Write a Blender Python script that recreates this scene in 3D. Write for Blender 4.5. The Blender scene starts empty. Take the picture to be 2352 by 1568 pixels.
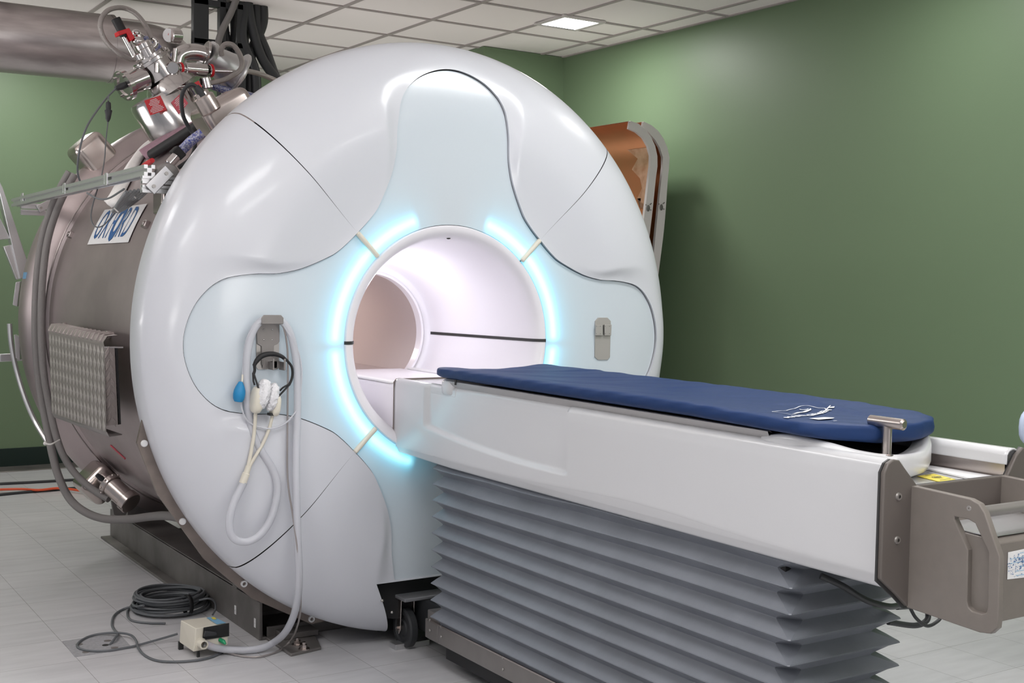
import bpy, bmesh, math, random
import numpy as np
from mathutils import Vector, Matrix
random.seed(7)
COL = bpy.context.scene.collection
# ------------------------------------------------------------------ camera model (measured from the room's vanishing points)
F = 2812.05
CAM = (-2.3975, -4.14, 1.44)
AR = (0.83932306, -0.54332093, 0.01841652)
AU = (0.01150019, 0.0516143, 0.99860088)
AW = (0.54351132, 0.83793695, -0.04956936)
H = 1.198          # height of the bore axis; the axis runs along +y at x = 0
def ray(x, y): return [(x-1176)*AR[i] + (784-y)*AU[i] + F*AW[i] for i in range(3)]
def at(x, y, ax, v):
    """point of the real plane ax = v seen at photo pixel (x, y)"""
    i = 'xyz'.index(ax); d = ray(x, y); t = (v-CAM[i])/d[i]
    return Vector((CAM[0]+t*d[0], CAM[1]+t*d[1], CAM[2]+t*d[2]))
def shell(y, deg, r):
    """point on a cylinder about the bore axis, angle from the top"""
    a = math.radians(deg); return Vector((r*math.sin(a), y, H+r*math.cos(a)))

# ------------------------------------------------------------------ materials
def mat(name, color, rough=.5, metal=0., noise=0., nscale=20., bump=0., bscale=60., stretch=None, emit=None, estr=0., trans=0., coat=0., c2=None, alpha=1., sss=0.):
    m = bpy.data.materials.new(name); m.use_nodes = True
    nt = m.node_tree; b = nt.nodes['Principled BSDF']
    b.inputs['Base Color'].default_value = (*color, 1); b.inputs['Roughness'].default_value = rough
    b.inputs['Metallic'].default_value = metal
    if coat: b.inputs['Coat Weight'].default_value = coat; b.inputs['Coat Roughness'].default_value = .08
    if trans: b.inputs['Transmission Weight'].default_value = trans
    if alpha < 1: b.inputs['Alpha'].default_value = alpha
    if emit: b.inputs['Emission Color'].default_value = (*emit, 1); b.inputs['Emission Strength'].default_value = estr
    if noise or bump:
        tc = nt.nodes.new('ShaderNodeTexCoord'); mp = nt.nodes.new('ShaderNodeMapping')
        nt.links.new(tc.outputs['Object'], mp.inputs['Vector'])
        if stretch: mp.inputs['Scale'].default_value = stretch
    if noise:
        n = nt.nodes.new('ShaderNodeTexNoise'); n.inputs['Scale'].default_value = nscale; n.inputs['Detail'].default_value = 6
        nt.links.new(mp.outputs[0], n.inputs['Vector'])
        mx = nt.nodes.new('ShaderNodeMix'); mx.data_type = 'RGBA'
        d = c2 if c2 else tuple(c*(1-noise) for c in color)
        mx.inputs[6].default_value = (*color, 1); mx.inputs[7].default_value = (*d, 1)
        rp = nt.nodes.new('ShaderNodeMapRange'); rp.inputs[1].default_value = .35; rp.inputs[2].default_value = .65
        nt.links.new(n.outputs['Fac'], rp.inputs[0]); nt.links.new(rp.outputs[0], mx.inputs[0])
        nt.links.new(mx.outputs[2], b.inputs['Base Color'])
    if bump:
        n2 = nt.nodes.new('ShaderNodeTexNoise'); n2.inputs['Scale'].default_value = bscale; n2.inputs['Detail'].default_value = 3
        nt.links.new(mp.outputs[0], n2.inputs['Vector'])
        bp = nt.nodes.new('ShaderNodeBump'); bp.inputs['Strength'].default_value = bump; bp.inputs['Distance'].default_value = .01
        nt.links.new(n2.outputs['Fac'], bp.inputs['Height']); nt.links.new(bp.outputs[0], b.inputs['Normal'])
    return m
M = {}
M['white'] = mat('glossy_white_shell', (.64, .655, .70), .3, coat=.25)
M['bore'] = mat('bore_white', (.84, .82, .86), .35, coat=.2)
M['tube'] = mat('bore_beige', (.60, .53, .52), .45)
M['tablewhite'] = mat('table_white', (.61, .615, .63), .28, coat=.5)
M['tread'] = mat('tread_plate_metal', (.40, .36, .345), .42, .55)
M['treadhi'] = mat('tread_plate_lozenge', (.62, .57, .55), .35, .55)
M['palemetal'] = mat('pale_bracket_metal', (.46, .44, .42), .4, .3)
M['dockgrey'] = mat('dock_plate_grey', (.26, .265, .28), .4, .3)
M['taupedark'] = mat('dark_taupe_plastic', (.115, .10, .09), .45)
M['cradle'] = mat('cradle_shaded_white', (.40, .39, .39), .4)  # white cradle, greyed: shadow under the mattress put into its colour
M['hatch'] = mat('hatch_grey', (.40, .40, .42), .5, noise=.2, nscale=90)
M['cream'] = mat('cream_plastic', (.72, .68, .58), .4)
M['black'] = mat('black', (.012, .012, .013), .6)
M['dark'] = mat('dark_rubber', (.03, .032, .035), .5)
M['bundle'] = mat('mid_grey_cable', (.24, .25, .26), .4)
M['cable'] = mat('grey_cable', (.13, .14, .15), .45)
M['steel'] = mat('brushed_steel', (.50, .435, .435), .46, .9, noise=.25, nscale=2.5, stretch=(1, .6, 1), c2=(.36, .31, .31))
M['steel2'] = mat('flange_steel', (.50, .45, .44), .28, 1., noise=.3, nscale=6.)
M['chrome'] = mat('polished_steel', (.62, .595, .585), .16, 1.)
M['satin'] = mat('satin_steel', (.56, .50, .47), .26, 1.)
M['alu'] = mat('aluminium', (.66, .66, .67), .35, .9)
M['plate'] = mat('grey_metal_plate', (.30, .28, .27), .4, .55, noise=.15, nscale=8)
M['girder'] = mat('girder_steel', (.24, .225, .215), .5, .5, noise=.3, nscale=7)
M['bronze'] = mat('brown_flange', (.28, .235, .21), .45, .6, noise=.3, nscale=9)
M['taupe'] = mat('taupe_plastic', (.19, .168, .150), .45, 0., noise=.06, nscale=30)
M['red'] = mat('red_label', (.62, .012, .02), .4)
M['pink'] = mat('faded_red_label', (.62, .09, .12), .4)
M['blue'] = mat('mattress_blue', (.012, .036, .12), .55, bump=.10, bscale=14., stretch=(1, 2.2, 1))
M['bluehose'] = mat('blue_braid', (.03, .05, .32), .4, .3, noise=.9, nscale=160, c2=(.5, .5, .55))
M['braid'] = mat('braided_steel_hose', (.42, .39, .375), .32, 1., bump=.6, bscale=400)
M['plasthose'] = mat('grey_corrugated_hose', (.25, .235, .23), .45, .2, bump=.5, bscale=500)
M['clear'] = mat('milky_clear_tube', (.66, .67, .72), .25, alpha=.72)
M['blue'].node_tree.nodes['Principled BSDF'].inputs['Specular IOR Level'].default_value = .25
M['bulb'] = mat('blue_rubber_bulb', (.01, .22, .47), .45)
M['cloth'] = mat('white_cloth', (.86, .84, .82), .85, bump=.5, bscale=30)
M['pinkcloth'] = mat('mauve_cloth', (.36, .22, .27), .9, noise=.2, nscale=60, bump=.4, bscale=25)
M['tissue'] = mat('white_tissue', (.80, .80, .82), .8, bump=.9, bscale=60)
M['bellows'] = mat('grey_bellows', (.20, .215, .245), .42, noise=.12, nscale=8, bump=.15, bscale=25)
M['labelwhite'] = mat('label_white', (.78, .78, .78), .5)
M['logo'] = mat('logo_white', (.75, .77, .8), .5)
M['oxblue'] = mat('deep_blue_ink', (.02, .11, .33), .4)
M['yellow'] = mat('yellow_label', (.78, .66, .10), .5)
M['ink'] = mat('dark_ink', (.03, .03, .03), .5)
M['skyblue'] = mat('pale_blue_label', (.22, .45, .66), .5)
M['orangecable'] = mat('orange_cable', (.75, .10, .03), .5)
M['tie'] = mat('cable_tie', (.75, .73, .70), .4)
M['duct'] = mat('duct_foil', (.60, .555, .55), .33, .85, noise=.25, nscale=3., stretch=(1, 1, 6), c2=(.40, .36, .36))
M['ceilgrid'] = mat('ceiling_grid', (.38, .34, .33), .5)
M['shieldwhite'] = mat('shield_edge', (.62, .585, .57), .45)
M['copper'] = mat('copper_lining', (.50, .22, .10), .42, .75, noise=1., nscale=5., c2=(.55, .22, .10), bump=.2, bscale=8)
M['copperlight'] = mat('copper_patch', (.80, .50, .35), .35, .7, noise=1., nscale=14., c2=(.6, .3, .18))
M['screen'] = mat('screw', (.45, .43, .41), .35, .8)
M['paleblue'] = mat('pale_blue_plastic', (.50, .58, .74), .4)
M['greenled'] = mat('green_plug', (.02, .35, .15), .4)
M['lamp'] = mat('lamp_diffuser', (1, 1, 1), .5, emit=(1, 1, 1), estr=9.)
M['rod'] = mat('grey_brown_tube', (.36, .33, .32), .3, .4)
M['base'] = mat('dark_green_base', (.008, .022, .018), .35)
M['strip'] = mat('metal_threshold', (.42, .39, .37), .4, .8, noise=.4, nscale=5., stretch=(1, 4, 1))
M['orangestuff'] = mat('orange_cloth', (.75, .35, .18), .7)

def wallmat(name, col):
    return mat(name, col, .47, bump=.05, bscale=220)
M['wall'] = wallmat('green_wall', (.155, .225, .130))

def floor_mat():
    m = bpy.data.materials.new('vinyl_tile_floor'); m.use_nodes = True; nt = m.node_tree; b = nt.nodes['Principled BSDF']
    tc = nt.nodes.new('ShaderNodeTexCoord'); mp = nt.nodes.new('ShaderNodeMapping')
    nt.links.new(tc.outputs['Object'], mp.inputs['Vector'])
    mp.inputs['Location'].default_value = (1.288, -.186, 0)
    br = nt.nodes.new('ShaderNodeTexBrick'); nt.links.new(mp.outputs[0], br.inputs['Vector'])
    br.offset = 0; br.squash = 1
    br.inputs['Scale'].default_value = 1; br.inputs['Brick Width'].default_value = .3035; br.inputs['Row Height'].default_value = .3035
    br.inputs['Mortar Size'].default_value = .0011; br.inputs['Mortar Smooth'].default_value = .3; br.inputs['Bias'].default_value = 0
    br.inputs['Color1'].default_value = (.64, .635, .655, 1); br.inputs['Color2'].default_value = (.60, .60, .62, 1)
    br.inputs['Mortar'].default_value = (.20, .19, .19, 1)
    n = nt.nodes.new('ShaderNodeTexNoise'); n.inputs['Scale'].default_value = 4; n.inputs['Detail'].default_value = 8
    mp2 = nt.nodes.new('ShaderNodeMapping'); mp2.inputs['Scale'].default_value = (1, 5, 1)
    nt.links.new(tc.outputs['Object'], mp2.inputs['Vector']); nt.links.new(mp2.outputs[0], n.inputs['Vector'])
    mx = nt.nodes.new('ShaderNodeMix'); mx.data_type = 'RGBA'; mx.blend_type = 'MULTIPLY'; mx.inputs[0].default_value = .35
    nt.links.new(br.outputs['Color'], mx.inputs[6]); nt.links.new(n.outputs['Fac'], mx.inputs[7])
    g = nt.nodes.new('ShaderNodeGamma'); g.inputs[1].default_value = .85; nt.links.new(mx.outputs[2], g.inputs[0])
    nt.links.new(g.outputs[0], b.inputs['Base Color'])
    b.inputs['Roughness'].default_value = .36
    return m
M['floor'] = floor_mat()
def ceil_mat():
    m = bpy.data.materials.new('ceiling_tiles'); m.use_nodes = True; nt = m.node_tree; b = nt.nodes['Principled BSDF']
    tc = nt.nodes.new('ShaderNodeTexCoord'); n = nt.nodes.new('ShaderNodeTexNoise'); n.inputs['Scale'].default_value = 300
    nt.links.new(tc.outputs['Object'], n.inputs['Vector'])
    bp = nt.nodes.new('ShaderNodeBump'); bp.inputs['Strength'].default_value = .15; bp.inputs['Distance'].default_value = .003
    nt.links.new(n.outputs['Fac'], bp.inputs['Height']); nt.links.new(bp.outputs[0], b.inputs['Normal'])
    b.inputs['Base Color'].default_value = (.86, .81, .79, 1); b.inputs['Roughness'].default_value = .8
    return m
M['ceil'] = ceil_mat()

def glow_mat():
    """back-lit face panel: light strips behind a translucent skin around the bore ring"""
    m = bpy.data.materials.new('backlit_face_panel'); m.use_nodes = True; nt = m.node_tree; b = nt.nodes['Principled BSDF']
    N = nt.nodes.new; L = nt.links.new
    def mth(op, a, bb=None, c=None, clamp=False):
        x = N('ShaderNodeMath'); x.operation = op; x.use_clamp = clamp
        for i, v in enumerate((a, bb, c)):
            if v is None: continue
            if isinstance(v, (int, float)): x.inputs[i].default_value = v
            else: L(v, x.inputs[i])
        return x.outputs[0]
    g = N('ShaderNodeNewGeometry'); s = N('ShaderNodeSeparateXYZ'); L(g.outputs['Position'], s.inputs[0])
    X = s.outputs[0]; Z = mth('SUBTRACT', s.outputs[2], H)
    r = mth('SQRT', mth('ADD', mth('MULTIPLY', X, X), mth('MULTIPLY', Z, Z)))
    ang = mth('MULTIPLY', mth('ARCTAN2', mth('ABSOLUTE', X), Z), 57.29578)      # 0 top .. 180 bottom
    def gauss(x, c, w):
        d = mth('DIVIDE', mth('SUBTRACT', x, c), w); return mth('EXPONENT', mth('MULTIPLY', mth('MULTIPLY', d, d), -1.0))
    def ramp(x, a, bb):
        q = N('ShaderNodeMapRange'); q.interpolation_type = 'SMOOTHSTEP'; q.inputs[1].default_value = a; q.inputs[2].default_value = bb
        L(x, q.inputs[0]); return q.outputs[0]
    seg = mth('MULTIPLY', mth('MULTIPLY', ramp(ang, 16.5, 20.5), ramp(ang, 163.5, 158.5)), mth('SUBTRACT', 1.0, mth('MULTIPLY', gauss(ang, 91.5, 2.2), .85)))
    wide = mth('MULTIPLY', ramp(ang, 2, 34), ramp(ang, 180, 150))
    core = mth('MULTIPLY', gauss(r, .490, .028), seg)
    halo = mth('MULTIPLY', gauss(r, .485, .072), mth('MULTIPLY', mth('ADD', mth('MULTIPLY', seg, .5), .5), wide))
    far = mth('MULTIPLY', gauss(r, .47, .20), wide)
    mask = mth('MULTIPLY', core, 1.0)
    e = mth('ADD', mth('ADD', mth('MULTIPLY', mask, .85), mth('MULTIPLY', halo, .40)), mth('MULTIPLY', far, .12))
    b.inputs['Base Color'].default_value = (.60, .66, .71, 1); b.inputs['Roughness'].default_value = .25
    b.inputs['Coat Weight'].default_value = .2; b.inputs['Coat Roughness'].default_value = .1
    b.inputs['Emission Color'].default_value = (.04, .60, .85, 1)
    mc = N('ShaderNodeMix'); mc.data_type = 'RGBA'; mc.inputs[6].default_value = (.04, .60, .85, 1); mc.inputs[7].default_value = (.34, .88, 1, 1)
    L(mth('MULTIPLY', gauss(r, .490, .021), seg), mc.inputs[0]); L(mc.outputs[2], b.inputs['Emission Color'])
    L(e, b.inputs['Emission Strength'])
    return m
M['glow'] = glow_mat()

# ------------------------------------------------------------------ mesh helpers
class MB:
    def __init__(s): s.v = []; s.f = []
    def add(s, vs, fs):
        o = len(s.v); s.v += [tuple(v) for v in vs]; s.f += [tuple(i+o for i in f) for f in fs]; return s
    def box(s, c, size, rot=None):
        hx, hy, hz = [k/2 for k in size]; vs = []
        for x, y, z in ((-1,-1,-1),(1,-1,-1),(1,1,-1),(-1,1,-1),(-1,-1,1),(1,-1,1),(1,1,1),(-1,1,1)):
            v = Vector((x*hx, y*hy, z*hz)); v = rot @ v if rot else v; vs.append(v+Vector(c))
        return s.add(vs, [(0,3,2,1),(4,5,6,7),(0,1,5,4),(1,2,6,5),(2,3,7,6),(3,0,4,7)])
    def bx(s, a, b):
        return s.box([(a[i]+b[i])/2 for i in range(3)], [abs(a[i]-b[i]) for i in range(3)])
    def tube(s, pts, r, seg=10, caps=True, smooth=0):
        pts = [Vector(p) for p in pts]
        if smooth: pts = spline(pts, smooth)
        n = len(pts); rs = r if isinstance(r, (list, tuple)) else [r]*n
        if len(rs) != n: rs = list(np.interp(np.linspace(0, 1, n), np.linspace(0, 1, len(rs)), rs))
        t0 = (pts[1]-pts[0]).normalized(); up = Vector((0,0,1)) if abs(t0.z) < .9 else Vector((1,0,0))
        u = t0.cross(up).normalized(); vs = []
        for i, p in enumerate(pts):
            t = (pts[min(i+1, n-1)]-pts[max(i-1, 0)])
            t = t.normalized() if t.length > 1e-9 else t0
            u = (u - t*u.dot(t)); u = u.normalized() if u.length > 1e-6 else t.orthogonal().normalized()
            w = t.cross(u)
            for k in range(seg):
                a = 2*math.pi*k/seg; vs.append(p + (u*math.cos(a)+w*math.sin(a))*rs[i])
        fs = [(i*seg+k, i*seg+(k+1) % seg, (i+1)*seg+(k+1) % seg, (i+1)*seg+k) for i in range(n-1) for k in range(seg)]
        if caps: fs += [tuple(range(seg))[::-1], tuple((n-1)*seg+k for k in range(seg))]
        return s.add(vs, fs)
    def lathe(s, prof, o, axis, seg=48, a0=0, a1=360, closed=False):
        """prof: list of (radius, distance along axis)"""
        o = Vector(o); ax = Vector(axis).normalized(); u = ax.orthogonal().normalized(); w = ax.cross(u)
        full = abs(a1-a0) >= 359.9; m = seg if full else seg+1; vs = []
        for k in range(m):
            a = math.radians(a0+(a1-a0)*k/seg); d = u*math.cos(a)+w*math.sin(a)
            for (r, t) in prof: vs.append(o+d*r+ax*t)
        n = len(prof); fs = []
        for k in range(seg):
            k2 = (k+1) % m
            for i in range(n-1 if not closed else n):
                j = (i+1) % n
                fs.append((k*n+i, k*n+j, k2*n+j, k2*n+i))
        return s.add(vs, fs)
    def cyl(s, p0, p1, r, seg=24, r2=None, bev=0.):
        p0 = Vector(p0); p1 = Vector(p1); L = (p1-p0).length; r2 = r if r2 is None else r2
        if bev: pr = [(0, 0), (r-bev, 0), (r, bev), (r2, L-bev), (r2-bev, L), (0, L)]
        else: pr = [(0, 0), (r, 0), (r2, L), (0, L)]
        return s.lathe(pr, p0, p1-p0, seg)
    def grid(s, P):
        nu = len(P); nv = len(P[0])
        return s.add([p for row in P for p in row], [(i*nv+j, i*nv+j+1, (i+1)*nv+j+1, (i+1)*nv+j) for i in range(nu-1) for j in range(nv-1)])
    def prism(s, poly, off):
        """poly: list of 3D points (planar), extruded by vector off"""
        n = len(poly); off = Vector(off); a = [Vector(p) for p in poly]; b = [p+off for p in a]
        return s.add(a+b, [tuple(range(n))[::-1], tuple(range(n, 2*n))] + [(i, (i+1) % n, (i+1) % n+n, i+n) for i in range(n)])
    def ell(s, c, r, rot=None, n=16, p=1.):
        """(super)ellipsoid"""
        def f(v): return math.copysign(abs(v)**p, v)
        vs = []; fs = []
        for i in range(n+1):
            th = math.pi*i/n-math.pi/2
            for k in range(2*n):
                ph = math.pi*k/n
                v = Vector((r[0]*f(math.cos(th))*f(math.cos(ph)), r[1]*f(math.cos(th))*f(math.sin(ph)), r[2]*f(math.sin(th))))
                vs.append((rot @ v if rot else v)+Vector(c))
        for i in range(n):
            for k in range(2*n): fs.append((i*2*n+k, i*2*n+(k+1) % (2*n), (i+1)*2*n+(k+1) % (2*n), (i+1)*2*n+k))
        return s.add(vs, fs)
    def build(s, name, m, parent=None, smooth=True, bseg=3, bevel=0., ang=35, sub=0, solid=0.):
        me = bpy.data.meshes.new(name); me.from_pydata(s.v, [], s.f)
        bm = bmesh.new(); bm.from_mesh(me)
        bmesh.ops.remove_doubles(bm, verts=bm.verts, dist=1e-6)
        bmesh.ops.recalc_face_normals(bm, faces=bm.faces)
        if smooth:
            for f in bm.faces: f.smooth = True
            for e in bm.edges:
                if len(e.link_faces) == 2 and e.calc_face_angle(0) > math.radians(ang): e.smooth = False
        bm.to_mesh(me); bm.free()
        o = bpy.data.objects.new(name, me); COL.objects.link(o)
        if isinstance(m, (list, tuple)):
            for k in m: me.materials.append(M[k])
        else: me.materials.append(M[m])
        if parent:
            o.parent = parent
            q = Vector((0, 0, 0)); r = parent
            if r.type == 'EMPTY': q = -r.location
            o.location = q
        if bevel:
            md = o.modifiers.new('bevel', 'BEVEL'); md.width = bevel; md.segments = bseg; md.limit_method = 'ANGLE'; md.angle_limit = math.radians(40)
        if sub:
            md = o.modifiers.new('sub', 'SUBSURF'); md.levels = sub; md.render_levels = sub
        if solid:
            md = o.modifiers.new('solid', 'SOLIDIFY'); md.thickness = solid; md.offset = -1
        return o
def spline(pts, k=6):
    P = [Vector(p) for p in pts]; out = []
    if len(P) < 3: return P
    Q = [P[0]*2-P[1]]+P+[P[-1]*2-P[-2]]
    for i in range(1, len(Q)-2):
        a, b, c, d = Q[i-1:i+3]
        for j in range(k):
            t = j/k; out.append(.5*((2*b)+(c-a)*t+(2*a-5*b+4*c-d)*t*t+(3*b-a-3*c+d)*t**3))
    out.append(P[-1]); return out
def tag(o, label=None, cat=None, group=None, kind=None):
    if label: o['label'] = label
    if cat: o['category'] = cat
    if group: o['group'] = group
    if kind: o['kind'] = kind
    return o
def thing(name, label, cat, loc=(0, 0, 0), group=None):
    o = bpy.data.objects.new(name, None); COL.objects.link(o); o.location = loc; o.empty_display_size = .05
    return tag(o, label, cat, group)
def struct(name, mb, m, **k): return tag(mb.build(name, m, **k), kind='structure')
def text_mesh(body, size, fn, name, m, parent, shear=0., bold=0., align='CENTER', space=1., xs=1.):
    """flat lettering laid onto a surface: fn(u, v) -> world point"""
    c = bpy.data.curves.new('t', 'FONT'); c.body = body; c.size = size; c.shear = shear; c.align_x = align; c.align_y = 'CENTER'
    c.offset = bold; c.space_character = space; c.resolution_u = 3
    o = bpy.data.objects.new('t', c); COL.objects.link(o)
    dg = bpy.context.evaluated_depsgraph_get(); me = bpy.data.meshes.new_from_object(o.evaluated_get(dg))
    bm = bmesh.new(); bm.from_mesh(me); bmesh.ops.triangulate(bm, faces=bm.faces)
    mb = MB(); mb.add([fn(v.co.x*xs, v.co.y) for v in bm.verts], [tuple(v.index for v in f.verts) for f in bm.faces]); bm.free()
    bpy.data.objects.remove(o); bpy.data.curves.remove(c); bpy.data.meshes.remove(me)
    return mb.build(name, m, parent, smooth=False)

# ================================================================== THE ROOM
LS = .155
CZ = 3.08; XL, XR, YF, YB = -5.2, 2.823, -7.5, 5.4
struct('floor', MB().bx((XL, YF, -.1), (XR+.1, YB, 0)), 'floor', smooth=False)
struct('wall_right', MB().bx((XR, YF, 0), (XR+.1, 3.28, CZ)), 'wall', smooth=False)
struct('wall_back', MB().bx((2.134, 3.28, 0), (XR+.1, 3.38, CZ)), 'wall', smooth=False)
struct('wall_alcove', MB().bx((2.134, 3.38, 0), (2.234, YB, CZ)), 'wall', smooth=False)
struct('wall_rear', MB().bx((XL, YB, 0), (2.234, YB+.1, CZ)), 'wall', smooth=False)
struct('baseboard_rear', MB().bx((XL, YB-.012, 0), (2.134, YB, .139)), 'base', bevel=.003)
struct('trim_1', MB().bx((XL, YB-.25, 0), (2.134, YB-.012, .006)), 'strip', bevel=.002)
# suspended ceiling: tiles above a T-bar grid, with an opening for every fitting
struct('ceiling', MB().bx((XL-.1, YF-.1, CZ+.004), (XR+.1, YB+.1, CZ+.1)), 'ceil', smooth=False)
g = MB(); TS = .607; gx0 = .807; gy0 = 2.74
xs = [gx0+TS*i for i in range(-10, 4)]; ys = [gy0+TS*i for i in range(-17, 5)]
for x in xs: g.bx((x-.012, YF, CZ-.004), (x+.012, YB, CZ+.004))
for y in ys: g.bx((XL, y-.012, CZ-.0035), (XR, y+.012, CZ+.004))
g.bx((2.02, 2.421, CZ-.003), (2.62, 2.437, CZ+.004)); g.bx((XR-.02, YF, CZ-.004), (XR, 3.28, CZ+.004))
struct('trim_2', g, 'ceilgrid', smooth=False)

def ceiling_light(x0, y0, x1, y1, label, power, group='recessed ceiling lights'):
    t = thing('ceiling_light', label, 'light', ((x0+x1)/2, (y0+y1)/2, CZ), group)
    f = MB()
    for a, b in (((x0-.03, y0-.03), (x1+.03, y0)), ((x0-.03, y1), (x1+.03, y1+.03)), ((x0-.03, y0), (x0, y1)), ((x1, y0), (x1+.03, y1))):
        f.bx((a[0], a[1], CZ-.012), (b[0], b[1], CZ+.002))
    f.build('frame', 'shieldwhite', t, bevel=.002)
    MB().bx((x0, y0, CZ-.008), (x1, y1, CZ+.002)).build('diffuser', 'lamp', t, smooth=False)
    l = bpy.data.lights.new('ceiling_lamp', 'AREA'); l.shape = 'RECTANGLE'; l.size = x1-x0; l.size_y = y1-y0; l.energy = power*LS
    l.color = (1, .985, .97)
    o = bpy.data.objects.new('lamp', l); COL.objects.link(o); o.parent = t; o.location = (0, 0, -.02)
    return t
ceiling_light(2.012, 2.125, 2.277, 2.395, 'square recessed ceiling light glowing white near the corner of the green walls', 115)

# ================================================================== THE SCANNER
SC = thing('mri_scanner', 'large white round-faced scanner with glowing blue ring, steel magnet behind', 'scanner', (0, .3, 0))
RHO = [(0, 1.055), (5, 1.042), (9.8, 1.008), (14, .948), (17, .852), (19.4, .762), (23.9, .68), (32, .607), (38, .585), (45, .579)]
from bisect import bisect
def rho(phi):
    phi = min(abs(phi), 45); xsn = [p[0] for p in RHO]; i = min(max(bisect(xsn, phi)-1, 0), len(RHO)-2)
    def g(k):
        if k < 0: return (-RHO[1][0], RHO[1][1])
        if k >= len(RHO): return (52, .585)
        return RHO[k]
    p0, p1, p2, p3 = g(i-1), g(i), g(i+1), g(i+2)
    t = (phi-p1[0])/(p2[0]-p1[0]); d = p2[0]-p1[0]
    m1 = (p2[1]-p0[1])/(p2[0]-p0[0])*d; m2 = (p3[1]-p1[1])/(p3[0]-p1[0])*d
    return (2*t**3-3*t*t+1)*p1[1]+(t**3-2*t*t+t)*m1+(-2*t**3+3*t*t)*p2[1]+(t**3-t*t)*m2
def ypanel(r): return .026*max(0, (r-.85)/.2)**2
RO = 1.170
def ycov(r):
    s = min(max((r-.80)/(RO-.80), 0), 1); b_ = min(max((r-.58)/.30, 0), 1); b_ = .010+.024*b_*b_*(3-2*b_); return -b_+(.15+b_)*(1-math.sqrt(max(0, 1-s*s)))
ph = np.linspace(-45, 45, 901); rr = np.array([rho(p) for p in ph]); OX = rr*np.sin(np.radians(ph)); OZ = rr*np.cos(np.radians(ph))
arc = np.r_[0, np.cumsum(np.hypot(np.diff(OX), np.diff(OZ)))]; arc /= arc[-1]
NU, NV = 121, 46
def sector_pt(k, x, z):
    for _ in range(k): x, z = z, -x
    return x, z
for k in range(4):
    rows = []
    for iu in range(NU):
        u = iu/(NU-1); px = np.interp(u, arc, OX); pz = np.interp(u, arc, OZ)
        a = math.radians(-44.86+89.72*u)
        # keep a hair-wide joint between neighbouring covers
        qx, qz = RO*math.sin(a), RO*math.cos(a)
        row = []
        for iv in range(NV):
            t = iv/(NV-1); v = math.sin(t*math.pi/2)*.5+t*.5 if t > .0 else 0
            x = px+(qx-px)*v; z = pz+(qz-pz)*v; r = math.hypot(x, z)
            d = float(np.min(np.hypot(OX-x, OZ-z)))
            rp = math.hypot(px, pz); dw = .020+.090*(lambda t: t*t*(3-2*t))(min(1, max(0, (rp-.64)/.32)))
            s = min(1, d/dw); s = s*s*(3-2*s)
            y = (ypanel(r)-.012)*(1-s)+ycov(r)*s
            if iv == 0: row.append((x*1.001, ypanel(r)+.012, z*1.001))
            row.append((x, y, z))
        for (rb, yb) in ((RO+.002, .175), (RO-.002, .24), (RO-.010, .29)): row.append((rb*math.sin(a), yb, rb*math.cos(a)))
        rows.append(row)
    R2 = [[(lambda q: (q[0], p[1], H+q[1]))(sector_pt(k, p[0], p[2])) for p in row] for row in rows]
    mb = MB().grid(R2)
    nm = ['top', 'right', 'bottom', 'left'][k]
    o = mb.build('cover_segment', 'white', SC, ang=60)
    if k == 2:
        bm = bmesh.new(); bm.from_mesh(o.data)
        for co, no in (((0, 0, H-.918), (0, 0, 1)), ((-.31, 0, H-.925), (.24, 0, -.11)), ((.31, 0, H-.925), (-.24, 0, -.11))):
            nn = Vector((no[2], 0, -no[0])) if no[0] else Vector(no)
            # slanted sides run from (.31, -.925) to (.20, -1.155)
            if no[0]: nn = Vector((.23, 0, .11 if co[0] < 0 else -.11)).normalized()
            bmesh.ops.bisect_plane(bm, geom=bm.verts[:]+bm.edges[:]+bm.faces[:], plane_co=co, plane_no=nn, dist=1e-6)
        dl = []
        for f in bm.faces:
            c = f.calc_center_median(); zz = c.z-H
            if zz < -.918 and abs(c.x) < .31-(-.925-zz)*.478: dl.append(f)
        bmesh.ops.delete(bm, geom=dl, context='FACES'); bm.to_mesh(o.data)
        o2 = o.copy(); o2.data = o.data.copy(); COL.objects.link(o2)
        for ob_, sg in ((o, 1), (o2, -1)):
            b2 = bm.copy(); bmesh.ops.delete(b2, geom=[f for f in b2.faces if f.calc_center_median().x*sg < 0], context='FACES'); b2.to_mesh(ob_.data); b2.free()
        bm.free()
    # face panel of this sector
    rows = []
    for iu in range(91):
        phd = -44.7+89.4*iu/90; a = math.radians(phd); r1 = rho(phd)-.0045
        if k == 2: r1 = min(r1, .915/math.cos(a))
        row = [(.4545*math.sin(a), .012, .4545*math.cos(a))]
        for iv in range(25):
            r = .4545+(r1-.4545)*iv/24; row.append((r*math.sin(a), ypanel(r), r*math.cos(a)))
        rows.append(row)
    R2 = [[(lambda q: (q[0], p[1], H+q[1]))(sector_pt(k, p[0], p[2])) for p in row] for row in rows]
    MB().grid(R2).build('face_panel', 'glow', SC, ang=60)
    # joint bar on the diagonal
    a = math.radians(45+90*k); d = Vector((math.sin(a), 0, math.cos(a))); c0 = Vector((0, -.008, H))
    mb = MB().tube([c0+d*.456, c0+d*.459, c0+d*.575, c0+d*.579], [.006, .010, .010, .006], 12)
    mb.build('joint_bar', 'cream', SC)
# added black ring stands in for the shade of the hollow behind the joints
MB().lathe([(.46, .05), (1.10, .05), (1.10, .06), (.46, .06)], (0, 0, H), (0, 1, 0), 64, closed=True).build('dark_backing', 'black', SC)
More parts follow.
